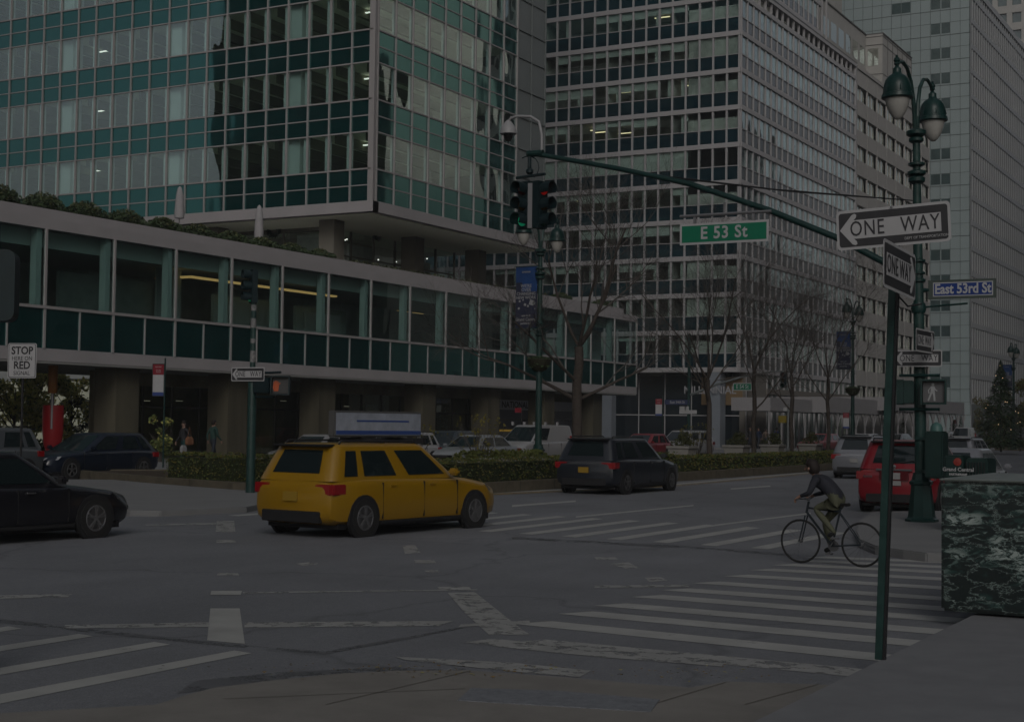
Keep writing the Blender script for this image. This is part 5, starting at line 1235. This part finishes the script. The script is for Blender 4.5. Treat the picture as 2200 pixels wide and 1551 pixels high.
tree(1701,-24.8,'fourth bare tree, before the left end of the white shed',9.8,.12,12,4.4,.6)
tree(1779,-24.8,'last bare tree of the row, left of the far twin lamp',9.8,.115,17,4.4,.6)
# ------------------------------------------------------------------ courtyard: trees, shrubs, walls, sculpture
cw=mat('courtyard_pale_wall',(.4,.41,.32),.7,0,.12,.6)
m=MB(); m.box((-84,30,0),(-83,66,7)); m.box((-83,66,0),(-58,66.4,4.2)); o=m.build('courtyard_wall',cw); tag(o,'pale courtyard wall seen under the glass podium at the left','wall')
yl=leafmat('autumn_yellow_leaves',(.34,.32,.09),.6,0,.45,2.5); gl=leafmat('courtyard_green_leaves',(.10,.13,.04),.6,0,.5,2)
def leafy(px,X_,h,w_,label,n,seed,mats,sz=.11,name='leafy_tree'):
    y=aX(px,900,X_).y; r=random.Random(seed); t=thing(name,label,'tree',(X_,y,.1)); m=MB()
    m.tube([(0,0,0),(.1,0,h*.4),(0,.1,h*.75)],[.09,.07,.03],7)
    for k in range(9):
        a=r.uniform(0,6.28); z=h*r.uniform(.25,.6); m.tube([(0,0,z),(math.cos(a)*w_*.4,math.sin(a)*w_*.4,z+h*.15),(math.cos(a)*w_*.8,math.sin(a)*w_*.8,z+h*.32)],[.04,.025,.01],5)
    m.build('trunk',bark,t)
    ce=[((r.uniform(-.7,.7)*w_,r.uniform(-.7,.7)*w_,h*r.uniform(.2,1.0)),(w_*.33,w_*.33,h*.10)) for k in range(16)]
    m=leaf_mb(ce,n,sz,r); m.k=1; leaf_mb(ce,n//3,sz,r,m,1); m.build('crown',mats,t); return t
leafy(28,-58,4.4,1.7,'yellow-green leafy tree in the courtyard under the podium, at the left edge',2600,1,[yl,gl])
leafy(70,-60,4.6,1.9,'taller yellow leafy tree in the courtyard behind the stop sign post',3000,2,[yl,gl])
leafy(150,-60,3.8,1.0,'slim pale-leaved tree in the courtyard right of the red sculpture',900,3,[yl,gl])
leafy(345,-46.2+.8,2.0,.7,'thin leafy shrub by the lobby glass behind the bus stop sign',500,4,[gl,yl],.07,'shrub')
for px,lb in ((20,'at the left edge'),(75,'left of the red sculpture'),(150,'right of the red sculpture')):
    y=aX(px,930,-53).y; m=leaf_mb([((0,q_,.5),(.7,.9,.45)) for q_ in (-.8,0,.8)],1100,.09,random.Random(px)); o=m.build('courtyard_shrub',[mat('courtyard_dark_leaves',(.022,.035,.012),.7,0,.5,3)],None,loc=(-53,y,.1)); tag(o,'dark low shrub in the courtyard bed '+lb,'shrub','courtyard shrubs')
# plain red and orange stand-in sculpture
p=aX(110,955,-47.8)
t=thing('red_sculpture','tall plain red curved slab under an orange column, standing below the podium edge','sculpture',(p.x,p.y,.14))
m=MB(); sc2=(p-CP).dot(fw)/FP; W_=43*sc2
prof=[(0,.10),(.25,.55),(.6,.85),(1.2,1.0),(1.9,1.02),(2.3,1.0)]
rings=[]
for z,wf in prof: rings.append([(math.sin(t_)*W_/2*wf*1.05,-.35*math.cos(t_)*wf+.3,z+.1) for t_ in [R(-80+16*k) for k in range(11)]]+[(math.sin(t_)*W_/2*wf*.98,-.30*math.cos(t_)*wf+.36,z+.1) for t_ in [R(80-16*k) for k in range(11)]])
m.ring(rings); m.build('red_slab',mat('sculpture_red',(.12,.004,.006),.35),t,True,rz=R(35))
m=MB(); m.lathe([(.07,1.4),(.07,2.9),(.12,2.95)],n=10); m.build('grey_stem',steel,t,True)
m=MB(); m.lathe([(.16,2.9),(.20,2.95),(.20,3.6),(.23,4.6),(.15,4.9)],n=14); m.build('orange_column',mat('sculpture_orange',(.12,.045,.006),.5,0,.1,3),t,True)
m=MB(); m.lathe([(.6,0),(.6,.12)],n=16); m.build('foot_plate',steel,t)
# ------------------------------------------------------------------ white sidewalk shed
sh=thing('sidewalk_shed','long white pavement shed with arched legs along the gridded building','shed',(-42,150,.14)); sh['wsp']=1
wt=mat('shed_white',(.175,.17,.175),.6,0,.04,1)
def seg(X_,pa,pb,yt,yb,depth):
    ya,yb_=aX(pa,870,X_).y,aX(pb,870,X_).y; zt_=(aX(pa,yt[0],X_).z,aX(pb,yt[1],X_).z); zb_=(aX(pa,yb[0],X_).z,aX(pb,yb[1],X_).z)
    z1=sum(zt_)/2; z0=sum(zb_)/2
    m.box((X_-.12,ya,z0),(X_,yb_,z1)); m.box((X_-depth,ya,z0),(X_-.12,ya+.12,z1)); m.box((X_-depth,ya+.12,z0),(X_-.12,yb_,z0+.12)); return ya,yb_,z0,z1
m=MB(); s1=seg(-42.5,1655,1780,(858,858),(884,886),3.5); s2=seg(-41.0,1780,1915,(857,858),(888,890),5); s3=seg(-39.6,1915,2072,(857,862),(884,888),6); m.build('hoarding',wt,sh)
for (ya,yb_,z0,z1),X_ in ((s1,-42.5),(s2,-41.0),(s3,-39.6)):
    n=max(3,int((yb_-ya)/3.0))
    for i in range(n+1):
        m=MB(); y=ya+.1+(yb_-ya-.2)*i/n; m.box((X_-.2,y-.07,.14),(X_-.06,y+.07,z0))
        if X_>-42:
            for sg in (-1,1): m.tube([(X_-.13,y,z0-1.5),(X_-.13,y+sg*.35,z0-.9),(X_-.13,y+sg*.8,z0-.45),(X_-.13,y+sg*1.35,z0-.05)],.07,5)
        m.build('arched_leg',wt,sh)
# evergreens
def conifer(px,X_,h,w_,label,seed,lights=False,n=2600,group=None):
    y=aX(px,900,X_).y; r=random.Random(seed); t=thing('evergreen_tree',label,'tree',(X_,y,.2),0,group); m=MB(); m.lathe([(.09,0),(.02,h*.9)],n=6); m.build('trunk',bark,t)
    m=MB()
    for i in range(n):
        f=r.random()**.7; z=h*(1-f)*.97+.25; rad=w_*f*r.uniform(.55,1.08)*(1+.12*math.sin(z*9)); a=r.uniform(0,6.28)
        p=Vector((math.cos(a)*rad,math.sin(a)*rad,z)); d=Vector((math.cos(a),math.sin(a),-.35+r.uniform(-.3,.3))).normalized(); b=Vector((-math.sin(a),math.cos(a),r.uniform(-.4,.4)))
        s=.09*(1+w_*.4); m.q(p-d*s,p+b*s*.35,p+d*s,p-b*s*.35)
    m.build('crown',mat('conifer_needles',(.022,.040,.018),.8,0,.5,3),t)
    if lights:
        m=MB()
        for i in range(22): f=r.random(); z=h*(1-f)*.95+.3; a=r.uniform(0,6.28); p=Vector((math.cos(a)*w_*f,math.sin(a)*w_*f,z)); m.box(p-Vector((.03,.03,.03)),p+Vector((.03,.03,.03)))
        m.build('bulbs',mat('warm_small_bulb',(1,.7,.4),.5,emit=.8),t)
    return t
conifer(2150,-24.5,7.4,2.3,'tall evergreen with small lights on the far median at the right edge',1,True,5000)
ly2=leafy(2192,-25.2,6.0,2.2,'golden-leaved tree beside the tall evergreen at the right edge',1900,7,[leafmat('golden_leaves',(.10,.085,.03),.7,0,.5,2),gl],.12)
leafy(2120,-27,4.4,1.3,'small yellowing tree left of the tall evergreen',900,8,[leafmat('golden_leaves',(.10,.085,.03)),gl],.1)
for px,lb in ((1942,'left of the lamp'),(2047,'right of the lamp'),(2063,'at the end of the shed')): conifer(px,-40.5,3.2,.8,'small cone-shaped evergreen under the white shed, '+lb,px,False,900,'small evergreens under the shed')
hedge([(-31,151.5),(-23.5,151.5)],1.2,.3,1.2,'dark hedge at the foot of the tall evergreen on the far median',160)
# pavement things near the gridded building
a=aX(1945-380,930,-40); 
t=thing('street_bollard_signal','yellow signal box on a pale pole near the fourth bare tree','traffic signal',(-40.6,aX(1693,930,-40.6).y,.14)); m=MB(); m.lathe([(.09,0),(.08,3.8)],n=8); m.build('pole',mat('pale_arm',(.09,.10,.10)),t)
m=MB(); m.box((-.8,-.2,2.2),(-.1,.2,2.8)); m.build('signal_box',mat('signal_yellow',(.12,.09,.008),.5),t,bev=.03)
m=MB(); m.box((-.4,-.02,3.2),(.5,.02,3.5)); m.build('sign_plate',whitep,t)
# ------------------------------------------------------------------ people
dg_mats={}
skin=mat('skin',(.14,.085,.065),.55,0,.05,6); hairm=mat('dark_hair',(.012,.009,.008),.7)
def figure(name,label,loc,rz,J,E_,mats,hair=True,s=1.0,group=None,cat='person'):
    """J: joint -> (pos, radius, material index); E_: bones"""
    t=thing(name,label,cat,loc,rz,group)
    ks=list(J); me=bpy.data.meshes.new('body'); me.from_pydata([tuple(Vector(J[k][0])*s) for k in ks],[(ks.index(a),ks.index(b)) for a,b in E_],[])
    o=bpy.data.objects.new('body',me); col.objects.link(o)
    sk=o.modifiers.new('s','SKIN'); sk.use_smooth_shade=True; sb_=o.modifiers.new('u','SUBSURF'); sb_.levels=2; sb_.render_levels=2
    for i,k in enumerate(ks):
        v=me.skin_vertices[0].data[i]; rd=J[k][1]; rd=(rd,rd) if not isinstance(rd,tuple) else rd; v.radius=(rd[0]*s,rd[1]*s); v.use_root=(k=='pelvis')
    dg=bpy.context.evaluated_depsgraph_get(); nm=bpy.data.meshes.new_from_object(o.evaluated_get(dg)); bpy.data.objects.remove(o)
    nm.materials.clear()
    for q_ in mats: nm.materials.append(q_)
    segs=[(Vector(J[a][0])*s,Vector(J[b][0])*s,max(J[a][2],0) if J[a][2]==J[b][2] else J[b][2]) for a,b in E_]
    for p in nm.polygons:
        c=p.center; best=1e9; bi=0
        for a,b,mi in segs:
            ab=b-a; tt=max(0,min(1,(c-a).dot(ab)/max(ab.length_squared,1e-9))); d=(c-(a+ab*tt)).length
            if d<best: best=d; bi=mi
        p.material_index=bi; p.use_smooth=True
    o=bpy.data.objects.new('body',nm); col.objects.link(o); o.parent=t
    hd=Vector(J['head'][0])*s
    if hair:
        m=MB(); m.ring([[hd+Vector((xo+r_*math.cos(a_)*1.08,r_*math.sin(a_),z_)) for a_ in [2*math.pi*j/14 for j in range(14)]] for z_,r_,xo in ((.155,.02,-.0),(.145,.06,-.005),(.115,.088,-.008),(.07,.099,-.018),(.03,.097,-.036),(-.02,.09,-.048),(-.07,.07,-.05),(-.09,.04,-.045))]); m.build('hair',hairm,t,True)
    # face: nose, eyes, mouth, ears on +x
    m=MB(); m.tube([hd+Vector((.085,0,.03)),hd+Vector((.115,0,-.02)),hd+Vector((.09,0,-.03))],[.008,.014,.008],6); m.tube([hd+Vector((0,-.088,.02)),hd+Vector((0,-.098,-.02))],.015,6); m.tube([hd+Vector((0,.088,.02)),hd+Vector((0,.098,-.02))],.015,6); m.build('face_features',skin,t,True)
    m=MB()
    for y in (-.032,.032): m.lathe([(.009,0),(.001,.006)],c=hd+Vector((.092,y,.02)),n=8,axis='X')
    m.tube([hd+Vector((.095,-.025,-.055)),hd+Vector((.098,.025,-.055))],.005,5); m.build('eyes_and_mouth',mat('dark_eye',(.01,.006,.006),.4),t)
    return t
def hand(J,E_,wr,key,dirv,side,mi=0,curl=.5):
    d=Vector(dirv).normalized(); s_=Vector(side).normalized(); n_=d.cross(s_)
    W_=Vector(wr); J[key+'palm']=(W_+d*.06,(.034,.018),mi); E_.append((key+'wrist',key+'palm'))
    for i,(off,ln) in enumerate(((-.027,.062),(-.009,.072),(.009,.068),(.026,.054))):
        b=W_+d*.095+s_*off; k=key+'f%d'%i; J[k+'a']=(b,.011,mi); J[k+'b']=(b+d*ln*.5-n_*ln*.25*curl,.009,mi); J[k+'c']=(b+d*ln*.7-n_*ln*.75*curl,.0075,mi)
        E_+= [(key+'palm',k+'a'),(k+'a',k+'b'),(k+'b',k+'c')]
    b=W_+d*.035-s_*.035; J[key+'ta']=(b,.012,mi); J[key+'tb']=(b+d*.03-s_*.02-n_*.012,.010,mi); E_+= [(key+'palm',key+'ta'),(key+'ta',key+'tb')]
def walker(name,label,loc,rz,top,legs,stride=.25,s=1.0,group=None,long=True):
    J={'pelvis':((0,0,.95),(.15,.12),2 if not long else 1),'waist':((0,0,1.1),(.15,.115),1),'chest':((0.01,0,1.32),(.19,.13),1),'neckb':((0,0,1.47),(.09,.08),1),'neck':((.01,0,1.53),.052,0),'head':((.03,0,1.66),(.092,.105),0),'crown':((.03,0,1.72),(.075,.09),0)}
    E_=[('pelvis','waist'),('waist','chest'),('chest','neckb'),('neckb','neck'),('neck','head'),('head','crown')]
    for k,sg in (('l',1),('r',-1)):
        f=stride*sg
        J[k+'hip']=((0,.09*sg,.88),.095,2); J[k+'knee']=((f*.5+.04,.095*sg,.50),.062,2); J[k+'ankle']=((f if f>0 else f*1.1,.095*sg,.10 if f>0 else .14),.045,2); J[k+'toe']=((f+.16,.10*sg,.04),(.045,.035),3)
        E_+= [('pelvis',k+'hip'),(k+'hip',k+'knee'),(k+'knee',k+'ankle'),(k+'ankle',k+'toe')]
        J[k+'sh']=((0,.19*sg,1.42),.065,1); J[k+'elb']=((-.05-f*.3,.25*sg,1.14),.048,1); J[k+'wrist']=((.08-f*.6,.25*sg,.93),.030,1)
        E_+= [('neckb',k+'sh'),(k+'sh',k+'elb'),(k+'elb',k+'wrist')]; hand(J,E_,(.08-f*.6,.25*sg,.93),k,(.25,0,-1),(1,0,.25),0,.6)
    return figure(name,label,loc,rz,J,E_,[skin,top,legs,mat('dark_shoe',(.012,.012,.012),.5)],True,s,group)
coat1=mat('black_coat',(.014,.014,.016),.8,0,.2,8); coat2=mat('dark_green_coat',(.012,.03,.026),.8,0,.2,8); jean=mat('dark_trousers',(.014,.017,.024),.8,0,.2,8); coat3=mat('navy_coat',(.012,.017,.035),.8,0,.2,8)
def pw(px,X_,*a,**k):
    y=aX(px,950,X_).y; return (X_,y,.14)
p=walker('person','person in a black jacket walking by the lobby with a tan shoulder bag',pw(395,-42.5),R(-100),coat1,mat('teal_trousers',(.012,.035,.035),.8),.22)
bg_=MB(); 
def rnd_bag(bm,w_,d_,h_): bm.ring([[(x*w_*f,y*d_*f,z) for x,y in ((-1,-1),(1,-1),(1,1),(-1,1))] for f,z in ((.85,0),(1,.06),(.95,h_*.7),(.6,h_))])
rnd_bag(bg_,.17,.09,.34); bl=pw(395,-42.5); bg_.tube([(-.12,0,.33),(0,0,.75),(.12,0,.33)],.01,5); o=bg_.build('shoulder_bag',mat('tan_leather',(.12,.055,.03),.6),None,loc=(bl[0]+.32,bl[1]-.02,.95),rz=R(90),bev=.02); tag(o,'tan leather shoulder bag at the side of the person by the lobby','bag')
bg_=MB(); rnd_bag(bg_,.14,.07,.36); o=bg_.build('paper_bag',mat('white_paper',(.16,.16,.165),.7),None,loc=(bl[0]+.35,bl[1]-.42,.58),rz=R(90)); tag(o,'white paper bag held low by the person walking at the lobby','bag')
walker('person','person in a dark green coat walking under the podium beside a column',pw(458,-43.2),R(80),coat2,jean,.26,1.04)
walker('person','person in a dark coat by the tan stone pier, left of the third bare tree',pw(1612,-42),R(-60),coat1,jean,.2,1.02)
walker('person','person in a navy coat by the tan stone pier, right of the third bare tree',pw(1630,-42),R(-120),coat3,jean,.2)
walker('person','person in a light top between the third and fourth bare trees',pw(1645,-42),R(90),mat('beige_jacket',(.08,.06,.05),.8),jean,.2,.96)
walker('person','person in a bright blue jacket near the fourth bare tree',pw(1668,-42),R(90),mat('blue_jacket',(.015,.022,.085),.7),jean,.2)
# cyclist
cyx,cyy=aG(1785,1214)[:2]
bk=thing('bicycle','dark bicycle ridden across the crosswalk','bicycle',(cyx,cyy,0),R(172))
def wheel(x):
    m=MB(); n=28
    rings=[]
    for i in range(n+1): a=2*math.pi*i/n; c=Vector((x+.33*math.cos(a),0,.35+.33*math.sin(a))); rings.append([c+Vector((math.cos(a)*.018*math.cos(b),.018*math.sin(b),math.sin(a)*.018*math.cos(b))) for b in [R(60*k) for k in range(6)]])
    m.ring(rings,cap=False); w_=m.build('wheel',rubber,bk,True)
    m=MB()
    for i in range(18): a=2*math.pi*i/18; m.tube([(x,.02*(-1)**i,.35),(x+.32*math.cos(a),0,.35+.32*math.sin(a))],.0022,3)
    m.lathe([(.025,-.045),(.025,.045)],c=(x,0,.35),n=10,axis='Y'); m.build('spokes',steel,w_)
wheel(.52); wheel(-.52)
m=MB(); fr_=mat('bike_frame',(.012,.016,.02),.35)
for a,b,r_ in (((.42,0,.82),(-.02,0,.30),.02),((.40,0,.88),(-.14,0,.84),.017),((-.02,0,.30),(-.17,0,.92),.017),((-.02,.03,.30),(-.52,.05,.35),.011),((-.02,-.03,.30),(-.52,-.05,.35),.011),((-.15,.02,.82),(-.52,.05,.35),.009),((-.15,-.02,.82),(-.52,-.05,.35),.009),((.42,0,.80),(.38,0,.98),.02),((.42,.045,.76),(.52,.05,.35),.012),((.42,-.045,.76),(.52,-.05,.35),.012)): m.tube([a,b],r_,8)
m.build('frame',fr_,bk,True)
m=MB(); m.tube([(.46,-.27,1.02),(.40,-.1,1.03),(.38,0,1.0),(.40,.1,1.03),(.46,.27,1.02)],.013,8); m.build('handlebar',steel,bk,True)
m=MB(); m.hexa([Vector(p) for p in ((-.30,-.08,.93),(-.02,-.02,.95),(-.02,.02,.95),(-.30,.08,.93),(-.30,-.07,.98),(-.02,-.015,.975),(-.02,.015,.975),(-.30,.07,.98))]); m.build('saddle',black,bk,bev=.015)
m=MB(); m.lathe([(.09,-.01),(.09,.01)],c=(-.02,-.05,.30),n=16,axis='Y'); m.tube([(-.02,-.07,.30),(.08,-.09,.17)],.01,6); m.tube([(-.02,.07,.30),(-.12,.09,.43)],.01,6); m.box((.04,-.17,.155),(.14,-.08,.18)); m.box((-.17,.08,.42),(-.07,.17,.445)); m.build('crank',steel,bk)
J={'pelvis':((-.17,0,1.02),(.145,.12),2),'waist':((-.07,0,1.13),(.145,.12),1),'chest':((.10,0,1.27),(.185,.135),1),'neckb':((.22,0,1.355),(.09,.08),1),'neck':((.27,0,1.405),.052,0),'head':((.34,0,1.50),(.09,.10),0),'crown':((.33,0,1.56),(.075,.085),0)}
E_=[('pelvis','waist'),('waist','chest'),('chest','neckb'),('neckb','neck'),('neck','head'),('head','crown')]
for k,sg,kn,an,toe in (('r',-1,(.16,-.12,.66),(.05,-.12,.26),(.17,-.12,.20)),('l',1,(.22,.12,.88),(-.12,.12,.52),(.0,.12,.465))):
    J[k+'hip']=((-.13,.10*sg,.99),.095,2); J[k+'knee']=(kn,.062,2); J[k+'ankle']=(an,.043,2); J[k+'toe']=(toe,(.043,.033),3)
    E_+= [('pelvis',k+'hip'),(k+'hip',k+'knee'),(k+'knee',k+'ankle'),(k+'ankle',k+'toe')]
    J[k+'sh']=((.20,.19*sg,1.30),.066,1); J[k+'elb']=((.24,.28*sg,1.12),.048,1); J[k+'wrist']=((.40,.24*sg,1.075),.03,1)
    E_+= [('neckb',k+'sh'),(k+'sh',k+'elb'),(k+'elb',k+'wrist')]; hand(J,E_,(.40,.24*sg,1.075),k,(.6,0,-.35),(0,1*sg,0),0,1.0)
figure('person','cyclist in a dark jacket and khaki trousers riding left over the crosswalk',(cyx,cyy,0),R(172),J,E_,[skin,mat('charcoal_jacket',(.014,.015,.020),.8,0,.2,8),mat('khaki_trousers',(.05,.052,.034),.8,0,.2,8),mat('dark_shoe',(.012,.012,.012),.5)],True).scale=(.93,.93,.93)
bk.scale=(.93,.93,.93)
# ------------------------------------------------------------------ fallen leaves and grit
m=MB(); r=random.Random(99)
for i in range(260):
    f=r.random()
    if f<.5: p=aG(r.gauss(900,230),1445+r.gauss(0,9)-.00001*0,.006)
    elif f<.75: p=aG(r.gauss(1500,90),1452+r.gauss(0,8),.006)
    elif f<.9: p=aG(r.uniform(215,430),1099+r.uniform(0,6),.006)
    else: p=aG(r.uniform(1860,2010),1186+r.uniform(0,8),.006)
    a=r.uniform(0,6.28); s=r.uniform(.008,.024)
    if p.y>100: continue
    z=.034 if f<.75 else .006
    m.k=r.choice((0,0,1)); m.q(*[(p.x+s*math.cos(a+k*1.57)*(1,.5)[k%2],p.y+s*math.sin(a+k*1.57)*(1,.5)[k%2],z+r.uniform(.0,.012)) for k in range(4)])
o=m.build('fallen_leaves',[mat('dry_leaf',(.09,.06,.025),.8),mat('pale_leaf',(.13,.12,.06),.8)]); o['kind']='stuff'; tag(o,'dry leaves and grit scattered in the gutters','leaves')

# ------------------------------------------------------------------ thin city haze
m=MB(); m.box((-210,-60,-1),(60,420,130)); hz=bpy.data.materials.new('haze'); hz.use_nodes=True
N=hz.node_tree.nodes
for x in list(N):
    if x.type=='BSDF_PRINCIPLED': N.remove(x)
vp=N.new('ShaderNodeVolumePrincipled'); vp.inputs['Color'].default_value=(.93,.96,1,1); vp.inputs['Density'].default_value=.00027
hz.node_tree.links.new(vp.outputs[0],[x for x in N if x.type=='OUTPUT_MATERIAL'][0].inputs['Volume'])
o=m.build('haze',hz); o['kind']='stuff'; tag(o,'thin pale city haze that lightens the far towers','haze')
